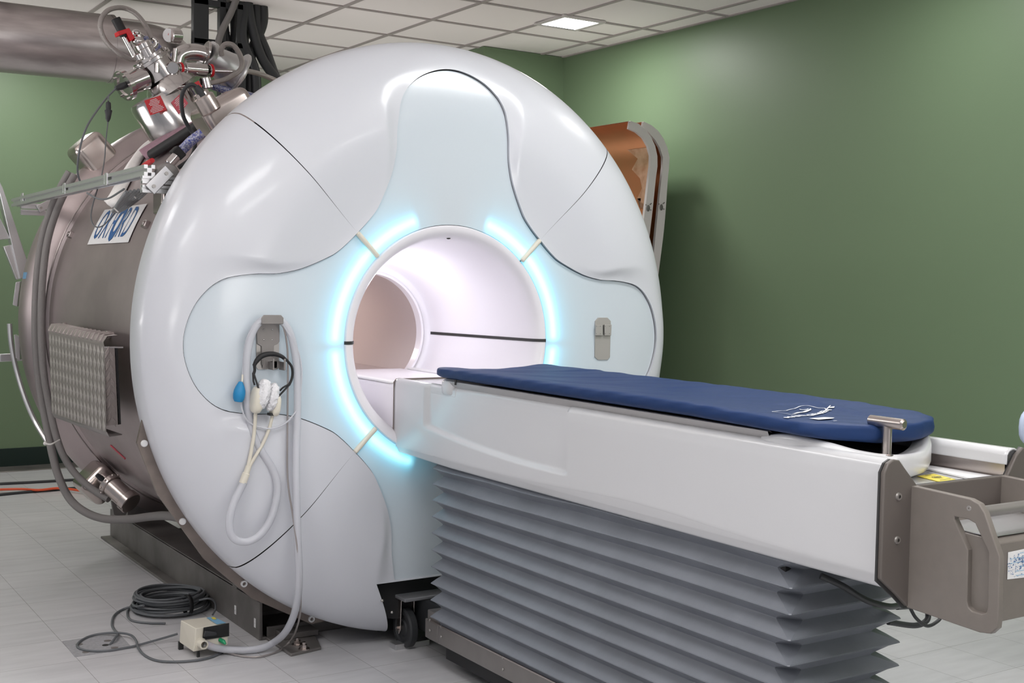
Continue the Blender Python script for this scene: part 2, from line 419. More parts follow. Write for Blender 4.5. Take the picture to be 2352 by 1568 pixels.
# black plinth behind the opening at the foot
MB().prism([(-.33, .16, .30), (.33, .16, .30), (.30, .16, .20), (.21, .16, .035), (-.21, .16, .035), (-.30, .16, .20)], (0, .12, 0)).build('plinth', 'black', SC, bevel=.004)
MB().prism([(-.315, -.012, .2795), (.315, -.012, .2795), (.315, .02, .2795), (-.315, .02, .2795)], (0, 0, .004)).build('cover_edge', 'white', SC)
for px in ((860, 1344), (878, 1379), (903, 1407)):
    p = at(*px, 'y', 0.0); MB().ell((p.x, .0 if p.z > .2 else .01, p.z), (.006, .006, .006)).build('screw_head', 'screen', SC)
# bore: ring, flare, inner rim
prof = [(.4525, .02), (.4525, .0), (.448, -.006), (.436, -.006), (.420, .003), (.408, .02), (.400, .045), (.394, .08), (.36, .30), (.325, .52), (.306, .66), (.300, .695), (.290, .712), (.272, .716)]
MB().lathe(prof, (0, 0, H), (0, 1, 0), 128).build('bore_flare', 'bore', SC, ang=50)
MB().lathe([(.274, .712), (.268, .704), (.262, .712), (.262, .76), (.270, .76)], (0, 0, H), (0, 1, 0), 96).build('bore_rim', 'bore', SC)
MB().lathe([(.285, .735), (.292, .78), (.30, 1.0), (.30, 2.35)], (0, 0, H), (0, 1, 0), 96).build('bore_tube', 'tube', SC)
for s in (-1, 1):
    mb = MB(); P0 = []
    for (r, y) in prof[1:-2]: P0.append((r, y))
    rows = []
    for dz in (-.006, .006): rows.append([(s*(r-.0022 if y > .01 else r), y-.0022, H+dz) for r, y in P0])
    rows2 = [[(s*(r+.001), y, H+dz) for r, y in P0] for dz in (.006, -.006)]
    mb.grid([rows[0], rows[1], rows2[0], rows2[1], rows[0]]).build('joint_strip', 'ink', SC)
MB().ell(at(1030, 547, 'y', .035), (.009, .006, .004)).build('sensor_hole', 'ink', SC)
# magnet: shell, flanges, back dome
MB().lathe([(.40, .30), (1.02, .30), (1.075, .30), (1.075, .33), (1.062, .36), (1.062, .40), (1.045, .42), (1.045, 2.10), (1.058, 2.115), (1.058, 2.14), (1.075, 2.17),
            (1.118, 2.22), (1.137, 2.28), (1.137, 2.36), (1.12, 2.40), (1.06, 2.44), (1.03, 2.50), (.95, 2.56), (.31, 2.58), (.31, 2.3)], (0, 0, H), (0, 1, 0), 128).build('magnet_shell', 'steel', SC, ang=28)
for y, r in ((2.128, 1.060), (.372, 1.064), (.47, 1.046)):
    MB().tube([shell(y, a, r) for a in range(0, 361, 4)], .0045, 8, caps=False).build('weld_bead', 'steel2', SC)
# polygonal mounting plate under the cover (lower left and lower right), with its plastic caps
def plate(sgn):
    out = [(-1.134, -.272), (-1.154, -.359), (-1.08, -.549), (-.905, -.805), (-.719, -.975), (-.478, -1.105), (-.41, -1.099)]
    mb = MB(); o_ = [(sgn*x, .215, H+z) for x, z in out]; i_ = []
    for x, z in out:
        q = 1.09/math.hypot(x, z); i_.append((sgn*x*q, .215, H+z*q))
    if sgn > 0: o_, i_ = o_, i_
    n = len(out)
    for i in range(n-1): mb.prism([o_[i], o_[i+1], i_[i+1], i_[i]], (0, .016, 0))
    p = mb.build('mounting_plate', 'bronze', SC, smooth=False)
    return p
pl_ = plate(-1); plate(1)
for i, px in enumerate(((331, 1018), (419, 1197), (560, 1340), (715, 1421))):
    p = at(*px, 'y', .213); mb = MB()
    if i < 2: mb.cyl(p+Vector((0, .01, 0)), p-Vector((0, .008, 0)), .0125, 20, bev=.003)
    else: mb.lathe([(.007, .01), (.007, -.006), (.0125, -.006), (.0125, .01)], p, (0, 1, 0), 20)
    tag(mb.build('bolt_cap', 'labelwhite', pl_), 'white plastic bolt cap' if i < 2 else 'white plastic bushing')
# girders
def girder(x, label=None):
    mb = MB(); t = .012
    mb.bx((x, .40, 0), (x+t, 2.60, .158)); mb.bx((x-.05, 1.02, 0), (x, 2.60, .012)); mb.bx((x+t, .40, 0), (x+.12, 2.60, .012)); mb.bx((x, .40, .150), (x+.16, 2.55, .160))
    o = mb.build('girder', 'girder', SC, bevel=.002)
    return o
gl = girder(-.618); girder(.50)
for a_, b_ in (((-.585, .40, 0), (.585, .412, .05)), ((-.60, .9, .005), (.60, 1.0, .10)), ((-.60, 2.1, .005), (.60, 2.2, .10))): MB().bx(a_, b_).build('cross_member', 'girder', SC, bevel=.003)
for px in ((541, 1400), (586, 1430)):
    p = at(*px, 'x', -.6185); MB().bx((-.6205, p.y-.008, p.z-.018), (-.618, p.y+.008, p.z+.018)).ell((-.6215, p.y, p.z), (.002, .003, .003)).build('paper_tag', 'labelwhite', gl)
# foot plate with bolts
fp = MB().prism([at(600, 1462, 'z', .0), at(690, 1400, 'z', .0), at(738, 1492, 'z', .0), at(668, 1508, 'z', .0)], (0, 0, .012)).bx((-.55, .32, .012), (-.40, .62, .035)).build('foot_plate', 'girder', SC, bevel=.003)
for px in ((683, 1478), (698, 1488)):
    p = at(*px, 'z', .016); MB().cyl((p.x, p.y, .011), (p.x, p.y, .016), .022, 20).cyl((p.x, p.y, .016), (p.x, p.y, .030), .013, 6).cyl((p.x, p.y, .03), (p.x, p.y, .040), .007, 12).build('anchor_bolt', 'satin', fp)
# saddles under the magnet
for y in (.65, 2.25):
    for s in (-1, 1):
        MB().prism([(s*.62, y, .15), (s*.20, y, .15), (s*.20, y, .175), (s*.62, y, .36)], (0, .05, 0)).build('saddle', 'girder', SC, smooth=False)
# sump boxes (pressed steel caps) on the shell
def cap(y, deg, r, sz, name='pressed_cap'):
    a = math.radians(deg); rot = Matrix(((math.cos(a), 0, math.sin(a)), (0, 1, 0), (-math.sin(a), 0, math.cos(a))))
    mb = MB().box(shell(y, deg, r), [2*k for k in sz], rot); o = mb.build(name, 'satin', SC, ang=180, smooth=True, bevel=.036, bseg=8); return o, rot
cap(2.30, -43, 1.13, (.085, .105, .115))
cB, rB = cap(.90, -33.0, 1.03, (.115, .10, .14))
mb = MB(); c = shell(.80, -38, 1.20); ax = rB @ Vector((0, 0, 1)); b0 = at(478, 243, 'y', .80); 
mb.cyl(b0-ax*.03, b0+ax*.045, .045, 32, bev=.006).cyl(b0+ax*.03-Vector((.0, 0, 0)), b0+ax*.062, .033, 32, bev=.004)
mb.build('cap_boss', 'satin', cB)
cap(2.02, -133.5, 1.15, (.075, .11, .085))
cap(.55, -138, 1.05, (.12, .10, .10)); cap(.62, -121, 1.04, (.10, .12, .06))
# shell-mounted valve low on the left
q0 = at(248, 1108, 'y', 1.75); q1 = at(292, 1148, 'y', 1.65); v = MB(); dd = (q1-q0).normalized()
v.cyl(q0+dd*.0, q0+dd*.03, .055, 28, bev=.004).cyl(q0+dd*.03, q1+dd*.02, .048, 28).cyl(q0-dd*.045, q0, .028, 20, bev=.003).cyl(q1-dd*.01, q1+dd*.03, .055, 28, bev=.004)
for i in range(8):
    a = i*math.pi/4; u = dd.orthogonal().normalized(); w = dd.cross(u); p = q0+dd*.012+(u*math.cos(a)+w*math.sin(a))*.055; v.ell(p, (.006, .006, .006), n=6)
vb = v.build('drain_valve', 'satin', SC)
MB().tube([at(243, 1105, 'y', 1.72), at(232, 1098, 'y', 1.72), at(222, 1090, 'y', 1.72)], [.008, .014, .010], 12).build('valve_handle', 'dark', vb)
MB().prism([at(256, 1150, 'y', 1.72), at(262, 1182, 'y', 1.72), at(285, 1190, 'y', 1.72), at(300, 1160, 'y', 1.72)], (0, .02, 0)).build('valve_bracket', 'girder', SC, bevel=.002)
# lugs on the shell
for px in ((158, 537), (331, 513), (143, 748), (243, 768)):
    d = ray(*px); # meet the shell
    a = d[0]**2+d[2]**2; ox = CAM[0]; oz = CAM[2]-H; b = 2*(ox*d[0]+oz*d[2]); cc = ox*ox+oz*oz-1.06**2; D = max(0, b*b-4*a*cc); t = (-b-math.sqrt(D))/(2*a)
    p = Vector([CAM[i]+t*d[i] for i in range(3)]); deg = math.degrees(math.atan2(p.x, p.z-H)); aa = math.radians(deg)
    rot = Matrix(((math.cos(aa), 0, math.sin(aa)), (0, 1, 0), (-math.sin(aa), 0, math.cos(aa))))
    n_ = rot @ Vector((0, 0, 1))
    p = p-n_*.012; mb = MB().box(p, (.030, .050, .030), rot).cyl(p+n_*.012, p+n_*.020, .011, 6)
    mb.build('shell_lug', 'steel2', SC, bevel=.004)
# lettering sticker on the shell
st = MB()
ROW = []
for i in range(13):
    th = -59.5-(69.3-59.5)*i/12
    ROW.append([shell(y, th, 1.0495) for y in (.955, 1.15, 1.4, 1.62)])
st = st.grid(ROW).build('maker_label', 'labelwhite', SC, solid=0)
def onshell(u, v): return shell(1.285-u, -64.4+math.degrees(v/1.05), 1.0515)
for i, (chx, off, bl) in enumerate((('O', -.235, .0), ('X', -.135, -.0), ('F', -.045, .0), ('O', .035, .012), ('R', .125, .0), ('D', .22, .0))):
    text_mesh(chx, .21 if i != 3 else .225, (lambda u, v, o=off: onshell(u+o+v*.12, v)), 'lettering', 'oxblue', st, bold=bl-.0006, xs=.62)
# red line mark
MB().tube([shell(1.55, -121.5, 1.048), shell(1.42, -124.5, 1.048)], .004, 6).build('paint_mark', 'pink', SC)
# barcode labels on the end flange
lb = MB().prism([at(69, 625, 'y', 2.27), at(77, 625, 'y', 2.27), at(68, 675, 'y', 2.27), at(57, 675, 'y', 2.27)], (0, -.002, 0)).build('barcode_label', 'labelwhite', SC, smooth=False)
mb = MB()
for i in range(6): 
    a_ = at(66+i*.0, 633+i*2.0, 'y', 2.267); b_ = at(72, 633+i*2.0, 'y', 2.267); mb.tube([a_, b_], .0012, 4)
mb.build('barcode', 'ink', lb)
MB().prism([at(54, 625, 'y', 2.28), at(62, 625, 'y', 2.28), at(60, 640, 'y', 2.28), at(52, 640, 'y', 2.28)], (0, -.002, 0)).build('serial_label', 'skyblue', SC, smooth=False)
# brackets sticking out of the far flange
for pts in ([(36, 648), (47, 646), (40, 704), (29, 700)], [(32, 768), (46, 775), (46, 826), (36, 822)]):
    MB().prism([at(*p, 'y', 2.45) for p in pts], (0.02, .05, 0)).build('flange_bracket', 'alu', SC, bevel=.002)
MB().prism([at(0, 813, 'y', 2.9), at(52, 811, 'y', 2.9), at(52, 828, 'y', 2.9), at(0, 831, 'y', 2.9)], (0, .03, 0)).build('support_bar', 'alu', SC, bevel=.003)
# ---- service turret (all at its true depth near y = 1.7)
TY = 1.72
def T(px, py, dy=0.): return at(px, py, 'y', TY+dy)
b0, b1 = T(415, 300, .05), T(362, 212, .05); ax = (b1-b0).normalized()
ch = MB().lathe([(.155, 0), (.155, (b1-b0).length-.02), (.145, (b1-b0).length-.004), (.12, (b1-b0).length), (0, (b1-b0).length)], b0, ax, 48)
tur = ch.build('turret_drum', 'chrome', SC)
def sticker(px4, y, name, m, par):
    o = MB().prism([at(*p, 'y', y) for p in px4], (0, -.002, 0)).build(name, m, par, smooth=False); return o
s1 = sticker([(331, 231), (368, 219), (382, 252), (345, 265)], TY-.125, 'warning_sticker', 'red', tur)
def on4(px4, y):
    A, B, C_, D_ = [at(*p, 'y', y) for p in px4]
    def f(u, v):  # u,v in 0..1, v up
        return (D_*(1-u)+C_*u)*(1-v)+(A*(1-u)+B*u)*v
    return f
f1 = on4([(331, 231), (368, 219), (382, 252), (345, 265)], TY-.1285)
def lines(f, n, m, par, name='printed_text', wid=.8, th=.025):
    mb = MB()
    for i in range(n):
        v = .88-.78*i/(n-1); w = wid*(.55+.45*random.random()) if i not in (0, n//2) else .35
        u0 = .5-w/2
        u = u0
        while u < .5+w/2:
            du = random.uniform(.03, .09)
            mb.add([f(u, v-th), f(u+du*.75, v-th), f(u+du*.75, v+th), f(u, v+th)], [(0, 1, 2, 3)]); u += du
    return mb.build(name, m, par, smooth=False)
lines(f1, 9, 'labelwhite', s1)
q4 = [(393, 235), (415, 214), (432, 237), (411, 262)]
s2 = sticker(q4, TY-.11, 'warning_sticker', 'pink', tur); lines(on4(q4, TY-.1135), 8, 'labelwhite', s2)
# upper chamber
c0, c1 = T(395, 205), T(340, 128); ax = (c1-c0).normalized(); L = (c1-c0).length
mb = MB().lathe([(.13, 0), (.115, .04), (.085, .07), (.085, L*.80), (.10, L*.82), (.10, L*.90), (.085, L*.92), (.085, L), (0, L)], c0, ax, 40)
for i in range(10):
    u = ax.orthogonal().normalized(); w = ax.cross(u); a = i*math.pi/5; mb.ell(c0+ax*L*.93+(u*math.cos(a)+w*math.sin(a))*.09, (.006, .006, .006), n=6)
mb.build('turret_chamber', 'chrome', SC)
# side port with bolted flange and dark plug
p0, p1 = T(322, 182, -.02), T(283, 198, -.04); ax = (p1-p0).normalized(); L = (p1-p0).length
mb = MB().lathe([(.058, -.02), (.052, L*.6), (.052, L*.75), (.072, L*.76), (.072, L), (.045, L+.001), (.045, L-.006), (0, L-.006)], p0, ax, 32)
for i in range(8):
    u = ax.orthogonal().normalized(); w = ax.cross(u); a = i*math.pi/4; mb.cyl(p0+ax*(L*.7)+(u*math.cos(a)+w*math.sin(a))*.060, p0+ax*(L+.010)+(u*math.cos(a)+w*math.sin(a))*.060, .006, 8)
prt = mb.build('side_port', 'chrome', SC)
MB().tube([T(288, 195, -.06), T(278, 199, -.065), T(266, 203, -.07)], [.015, .016, .011], 12).build('connector_plug', 'dark', prt)
# actuator with black motor and red bracket
mo = MB().cyl(T(286, 82, -.02), T(265, 42, -.02), .022, 20, bev=.003).build('actuator_motor', 'black', SC)
MB().prism([T(270, 72, -.05), T(297, 64, -.05), T(310, 86, -.05), T(302, 94, -.05), T(291, 76, -.05), T(273, 82, -.05)], (0, .06, 0)).build('red_bracket', 'red', mo, bevel=.003)
MB().cyl(T(281, 84, -.02), T(286, 76, -.02), .019, 20).build('motor_collar', 'dark', mo)
MB().cyl(T(312, 135, -.02), T(285, 84, -.02), .013, 20).cyl(T(322, 138, -.02), T(315, 124, -.02), .028, 24, bev=.003).build('actuator_stem', 'chrome', mo)
mb = MB().cyl(T(345, 132, -.03), T(331, 107, -.03), .038, 32, bev=.004).cyl(T(334, 112, -.03), T(326, 97, -.03), .042, 32, bev=.006).ell(T(318, 95, -.03), (.03, .03, .022)).cyl(T(318, 80), T(324, 100), .016, 16)
mb.ell(T(313, 76, .03), (.022, .022, .018)).ell(T(322, 82, .03), (.02, .02, .012))
mb.build('relief_valve', 'chrome', SC)
mb = MB().tube([T(349, 88, -.02), T(357, 94, -.02), T(356, 105, -.02), T(345, 112, -.02)], .012, 12, smooth=5); mb.build('hose_elbow', 'chrome', SC)
# gauge
gst = MB().cyl(T(399, 146, -.06), T(403, 112, -.06), .012, 16).cyl(T(396, 160, -.06), T(399, 144, -.06), .018, 16).build('gauge_stem', 'chrome', SC)
ga = (T(386, 80, -.09)-T(412, 82, -.03)).normalized()
MB().cyl(T(411, 83, -.05), T(388, 81, -.07), .036, 32, bev=.004).build('gauge_case', 'chrome', gst)
gf = T(387.5, 81, -.072); MB().cyl(gf-ga*.002, gf+ga*.002, .031, 32).build('gauge_dial', 'labelwhite', gst)
MB().tube([gf+ga*.004, gf+ga*.004+Vector((.004, 0, .022))], .0012, 6).build('gauge_needle', 'red', gst)
# manifold
hb0, hb1 = T(362, 158, -.06), T(500, 163, -.02)
mb = MB().cyl(T(425, 158, -.06), T(474, 162, -.05), .031, 32, bev=.003).cyl(T(360, 155, -.06), T(425, 158, -.06), .018, 20).ell(T(397, 156, -.07), (.032, .02, .032)).cyl(T(397, 156, -.10), T(397, 156, -.05), .030, 24, bev=.004)
mb.cyl(T(474, 162, -.05), T(540, 165, -.05), .010, 16).cyl(T(470, 185, -.05), T(470, 195, -.05), .02, 16).cyl(T(430, 196, -.1), T(380, 205, -.1), .007, 12)
mb.cyl(T(360, 145, -.08), T(360, 167, -.08), .012, 16).cyl(T(470, 178, -.08), T(476, 204, -.08), .028, 20, bev=.004).cyl(T(380, 172, -.05), T(400, 186, -.05), .02, 18).ell(T(402, 178, -.06), (.026, .026, .026))
mb.cyl(T(360, 205, -.06), T(445, 198, -.06), .008, 10).ell(T(395, 205, -.08), (.015, .015, .015)).ell(T(415, 203, -.08), (.012, .012, .012)).ell(T(380, 208, -.08), (.012, .012, .012))
man = mb.build('pipe_manifold', 'chrome', SC)
for a_, b_, r_ in (((415, 144), (414, 172), .0), ((484, 148), (484, 176), .0), ((361, 150), (361, 168), 0)):
    c_ = (T(*a_, -.06)+T(*b_, -.06))/2; rad = (T(*a_, -.06)-T(*b_, -.06)).length/2
    d_ = (hb1-hb0).normalized(); MB().cyl(c_-d_*.010, c_+d_*.010, rad, 28, bev=.002).build('clamp_ring', 'chrome', man)
    MB().lathe([(rad+.001, -.006), (rad+.002, -.006), (rad+.002, .006), (rad+.001, .006)], c_, d_, 28, closed=True).build('red_band', 'red', man)
sticker([(446, 190), (456, 185), (464, 200), (455, 204)], TY-.12, 'small_red_tag', 'red', man)
# exhaust elbow and cone
mb = MB().tube([T(405, 150, .06), T(412, 130, .06), T(430, 121, .06), T(452, 121, .06), T(470, 126, .06)], .042, 24, smooth=5)
mb.cyl(T(470, 122, .06), T(476, 124, .06), .062, 32, bev=.003)
mb.build('exhaust_elbow', 'chrome', SC)
e0, e1 = T(478, 128, .06), T(545, 172, .10); ax = (e1-e0).normalized(); L = (e1-e0).length
mb = MB().lathe([(.0, -.01), (.075, -.01), (.075, .01), (.062, .012), (.085, L*.7), (.088, L), (0, L)], e0, ax, 32).build('exhaust_cone', 'alu', SC)
MB().cyl(T(540, 172, .12), T(546, 176, .12), .125, 40, bev=.003).build('end_disc', 'alu', mb)
# braided hoses are separate lengths
tag(MB().tube([T(311, 136, -.02), T(300, 136, -.04), T(275, 123, -.07), T(245, 97, -.08), T(231, 66, -.07), T(234, 40, -.05), T(252, 22, -.03), T(282, 18, 0), T(310, 30, .0), T(332, 55, -.01), T(349, 88, -.02)], .0115, 14, smooth=8).build('braided_hose', 'braid'), 'braided steel hose looping over the black-tipped actuator', 'hose')
tag(MB().tube([T(510, 128, -.04), T(508, 114, -.05), T(517, 102, -.06), T(533, 103, -.07), T(547, 118, -.08), T(556, 142, -.08), T(552, 160, -.09), T(535, 173, -.10), T(512, 184, -.10), T(480, 191, -.09)], .0125, 14, smooth=8).build('braided_hose', 'braid'), 'braided steel hose curling around the exhaust cone', 'hose')
tag(MB().tube([T(556, 163, .12), T(572, 164, .15), T(600, 171, .2), T(640, 188, .25), T(670, 205, .3)], .013, 14, smooth=6).build('braided_hose', 'braid'), 'braided steel hose running behind the white cover', 'hose')
tag(MB().tube([T(318, 88, .12), T(345, 95, .14), T(365, 112, .15), T(376, 128, .15), T(392, 160, .14)], .019, 14, smooth=6).build('braided_hose', 'bluehose'), 'blue braided hose behind the turret chamber', 'hose')
tag(MB().tube([T(470, 190, .05), T(505, 203, .06), T(540, 212, .08), T(580, 222, .1), T(620, 240, .12)], .019, 14, smooth=6).build('braided_hose', 'bluehose'), 'blue braided hose passing under the exhaust cone disc', 'hose')
tag(MB().ell(T(553, 231, -.3), (.03, .03, .018), n=8, p=.8).build('rag', 'orangestuff'), 'small orange rag beside the pressed steel cap', 'rag')
# thin loose cables
tag(MB().tube([T(266, 203, -.07), T(245, 225, -.1), T(222, 255, -.2), T(200, 290, -.3), T(186, 330, -.35), T(179, 370, -.35), T(179, 400, -.3), T(187, 425, -.25)], .0045, 8, smooth=8).build('cable', 'cable'), 'thin grey cable arcing from the side port down to the aluminium arm', 'cable')
pc = thing('hanging_cable', 'thin cable with a dark inline connector hanging from the grey cable', 'cable', tuple(T(248, 240, -.15)))
MB().tube([T(249, 219, -.12), T(249, 232, -.14)], .003, 6).tube([T(248, 280, -.15), T(243, 325, -.2), T(240, 365, -.3), T(232, 410, -.5), T(222, 440, -.6), T(213, 470, -.7), T(209, 500, -.75), T(217, 519, -.78), T(233, 520, -.8), T(250, 505, -.8), T(268, 482, -.8)], .0028, 6, smooth=6).build('wire', 'cable', pc)
MB().tube([T(249, 233, -.14), T(249, 236, -.14), T(249, 247, -.145), T(249, 252, -.145), T(249, 254, -.145), T(249, 264, -.15), T(248, 273, -.15), T(248, 280, -.15)], [.004, .011, .012, .011, .017, .013, .011, .004], 14).build('inline_connector', 'dark', pc)
kc = thing('black_cable', 'thick black cable with a plug arching over the mauve cloth', 'cable', tuple(at(462, 210, 'y', .8)))
MB().tube([at(452, 200, 'y', .78), at(440, 194, 'y', .78), at(425, 203, 'y', .8), at(417, 225, 'y', .82), at(420, 262, 'y', .84), at(432, 290, 'y', .86), at(446, 312, 'y', .86), at(447, 340, 'y', .84), at(436, 365, 'y', .8), at(410, 385, 'y', .8)], .0085, 12, smooth=8).build('wire', 'dark', kc)
MB().tube([at(450, 198, 'y', .78), at(458, 208, 'y', .78), at(467, 222, 'y', .78)], [.012, .016, .016], 14).build('plug', 'dark', kc)
# cloths over the shell
def drape(name, label, m, pts, w, r0, thick=.012):
    """strip laid over the shell; pts = (y, angle) centre line"""
    C_ = spline([Vector((p[0], p[1], 0)) for p in pts], 8); rows = []
    for i, c in enumerate(C_):
        t = i/(len(C_)-1); ww = np.interp(t, np.linspace(0, 1, len(w)), w); row = []
        for j in range(11):
            s_ = j/10-.5; bump = thick*(1-(2*abs(s_))**4)+.006*math.sin(9*s_+6*t)*(.5-abs(s_))*2
            row.append(shell(c.x+s_*ww, c.y+ (3*s_*ww/.2), r0+max(.003, bump)))
        rows.append(row)
    return tag(MB().grid(rows).build(name, m, ang=80, solid=.004), label, 'cloth')
drape('folded_cloth', 'long folded white cloth draped down the side of the magnet shell', 'cloth', [(2.02, -27), (1.97, -34), (1.80, -42), (1.62, -50), (1.52, -56.5), (1.55, -58.5)], [.17, .22, .27, .25, .2, .12], 1.05, .03)
drape('cloth', 'mauve patterned cloth lying on top of the magnet shell', 'pinkcloth', [(1.28, -16), (1.40, -24), (1.50, -31), (1.60, -38), (1.66, -42)], [.55, .55, .45, .35, .2], 1.06, .035)
tag(MB().tube([shell(1.05, -30, 1.11), shell(1.20, -36, 1.09), shell(1.48, -43, 1.075)], .022, 14, smooth=4).build('foam_sleeve', 'black'), 'black foam pipe sleeve lying across the shell beside the mauve cloth', 'sleeve')
bh = thing('sensor_lead', 'blue and silver braided lead with black clamp and chrome stub near the cover edge', 'hose', tuple(at(430, 335, 'y', .75)))
MB().tube([at(412, 350, 'y', .75), at(425, 338, 'y', .75), at(440, 323, 'y', .72), at(465, 305, 'y', .7)], .020, 14, smooth=4).build('braid', 'bluehose', bh)
MB().box(at(408, 352, 'y', .74), (.05, .05, .035), Matrix.Rotation(.8, 3, 'Y')).build('clamp', 'black', bh, bevel=.005)
MB().cyl(at(406, 358, 'y', .73), at(388, 378, 'y', .73), .020, 20, bev=.003).build('stub', 'chrome', bh)
MB().tube([at(350, 368, 'x', -.93), at(335, 380, 'x', -.93), at(318, 388, 'x', -.93)], [.010, .014, .004], 8).build('red_ribbon', 'red', bh)
# aluminium extrusion arm beside the magnet
AA = thing('extrusion_arm', 'long aluminium extrusion arm fixed along the left side of the magnet', 'metal arm', (-1.13, .3, 1.72))
def extr(p0, p1, sz, name):
    p0 = Vector(p0); p1 = Vector(p1); d = (p1-p0).normalized(); u = d.cross(Vector((0, 0, 1))).normalized(); w = u.cross(d)
    h_ = sz/2; g_ = sz*.16; n_ = sz*.28
    poly = []
    for k in range(4):
        a, b = [(u, w), (w, -u), (-u, -w), (-w, u)][k]
        for s_, t_ in ((1, -1), (1, -.0)): pass
        poly += [a*h_+b*(-h_), a*h_+b*(-g_), a*(h_-n_)+b*(-g_), a*(h_-n_)+b*g_, a*h_+b*g_]
    return MB().prism([p0+q for q in poly], p1-p0).build(name, 'alu', AA, smooth=False)
extr((-1.075, .345, 1.817), (-1.085, 2.70, 1.800), .040, 'rail')
for y, x1 in ((.36, -.93), (2.64, -.90)):
    extr((-1.07 if y > 1 else -1.10, y, 1.783), (x1, y, 1.783), .028, 'cross_rail'); extr((-1.07 if y > 1 else -1.10, y, 1.750), (x1, y, 1.750), .028, 'cross_rail')
for y in (.85, 1.55, 2.45):
    MB().bx((-1.101, y-.018, 1.788), (-1.095, y+.018, 1.838)).bx((-1.101, y+.018, 1.794), (-1.095, y+.030, 1.832)).build('joint_plate', 'alu', AA, bevel=.002)
def strut(a, b, w_, y, name):
    A_ = Vector((a[0], y, a[1])); B_ = Vector((b[0], y, b[1])); d = (B_-A_).normalized(); n_ = Vector((-d.z, 0, d.x))*w_/2
    o = MB().prism([A_-n_, B_-n_, B_+n_, A_+n_], (0, .006, 0)).build(name, 'alu', AA, bevel=.002)
    for t in (.18, .82): MB().cyl(A_+(B_-A_)*t+Vector((0, .001, 0)), A_+(B_-A_)*t-Vector((0, .006, 0)), .007, 10).build('screw_head', 'screen', o)
pa, pb = at(345, 436, 'y', .335), at(390, 390, 'y', .335); strut((pa.x, pa.z), (pb.x, pb.z), .045, .335, 'brace')
pa, pb = at(88, 480, 'y', 2.61), at(122, 464, 'y', 2.61); strut((pa.x, pa.z), (pb.x, pb.z), .04, 2.61, 'brace')
pd = at(386, 402, 'y', .36); MB().cyl(pd, pd+Vector((0, .03, 0)), .045, 32, bev=.004).build('pulley_disc', 'plate', AA)
pe = at(378, 430, 'y', .40); MB().bx((pe.x-.015, .38, pe.z-.10), (pe.x+.08, .50, pe.z+.02)).build('support_block', 'satin', AA, bevel=.01)
bd = thing('cable_bundle', 'bundle of grey cables tied with white ties hanging under the aluminium arm', 'cables', tuple(at(275, 470, 'y', .8)))
for i in range(7):
    o_ = (i-3)*7
    MB().tube([at(318+o_*1.3, 440-i*1.2, 'y', .55), at(300+o_, 455, 'y', .6+.02*i), at(282+o_*.7, 470+abs(i-3), 'y', .7), at(266+o_*.35, 486, 'y', .75)], .0062, 8, smooth=5).build('cable', 'bundle', bd)
for a_, b_ in (((262, 478), (272, 487)), ((306, 447), (312, 455))): MB().tube([at(*a_, 'y', .62), at(*b_, 'y', .62)], .003, 6).build('cable_tie', 'tie', bd)
tag(MB().tube([at(200, 443, 'y', 1.0), at(225, 456, 'y', .9), at(250, 455, 'y', .8), at(285, 434, 'y', .55)], .004, 8, smooth=8).build('cable', 'cable'), 'thin grey cable sagging below the aluminium arm', 'cable')

# tread-plate step box hooked on the side of the magnet
sp = thing('tread_plate_guard', 'embossed aluminium tread-plate guard hooked on the left side of the magnet', 'guard', (-1.2, 1.35, .7))
A = [at(112, 765, 'x', -1.16), at(240, 797, 'x', -1.16), at(244, 992, 'x', -1.16), at(119, 948, 'x', -1.16)]
mb = MB()
def quad_grid(A, nu, nv, fn):
    rows = []
    for i in range(nu+1):
        u = i/nu; row = []
        for j in range(nv+1):
            v = j/nv; p = (A[0]*(1-u)+A[1]*u)*(1-v)+(A[3]*(1-u)+A[2]*u)*v; row.append(p+fn(u, v))
        rows.append(row)
    return rows
mb.grid(quad_grid(A, 2, 2, lambda u, v: Vector((0, 0, 0))))
# embossed lozenges
for i in range(16):
    for j in range(7):
        u = (i+.5)/16; v = (j+.5+(0))/7; c = (A[0]*(1-u)+A[1]*u)*(1-v)+(A[3]*(1-u)+A[2]*u)*v
        du = (A[1]-A[0])*(.5/16); dv = (A[3]-A[0])*(.55/7)
        mb.add([c-du*.85+Vector((-.001, 0, 0)), c-dv*.92+Vector((-.001, 0, 0)), c+du*.85+Vector((-.001, 0, 0)), c+dv*.92+Vector((-.001, 0, 0)), c+Vector((-.004, 0, 0))], [(0, 1, 4), (1, 2, 4), (2, 3, 4), (3, 0, 4)])
face = mb.build('tread_face', ('tread', 'treadhi'), sp, smooth=False)
for p_ in face.data.polygons:
    if len(p_.vertices) == 3: p_.material_index = 1
# near side of the guard (faces the camera)
B_ = [A[1], at(264, 795, 'y', A[1].y), at(273, 974, 'y', A[1].y), at(243, 978, 'y', A[1].y)]
mb = MB().grid(quad_grid(B_, 2, 2, lambda u, v: Vector((0, 0, 0))))
for j in range(6):
    for k in range(4):
        v = (j+.25+k*.12)/6; c = (B_[0]*.78+B_[1]*.22)*(1-v)+(B_[3]*.78+B_[2]*.22)*v; d_ = (B_[1]-B_[0])*(.30 if j % 2 else .30); up_ = (B_[0]-B_[3])*.035
        mb.tube([c-d_*.6-up_+Vector((0, -.002, 0)), c+Vector((0, -.003, 0)), c+d_*.7+up_*1.3+Vector((0, -.002, 0))], .0022, 5)
        c2_ = (B_[0]*.35+B_[1]*.65)*(1-v-.06)+(B_[3]*.35+B_[2]*.65)*(v+.06)
        mb.tube([c2_-d_*.5+up_*.8+Vector((0, -.002, 0)), c2_+d_*.5-up_*.8+Vector((0, -.002, 0))], .002, 5)
mb.build('tread_side', 'tread', sp, smooth=False)
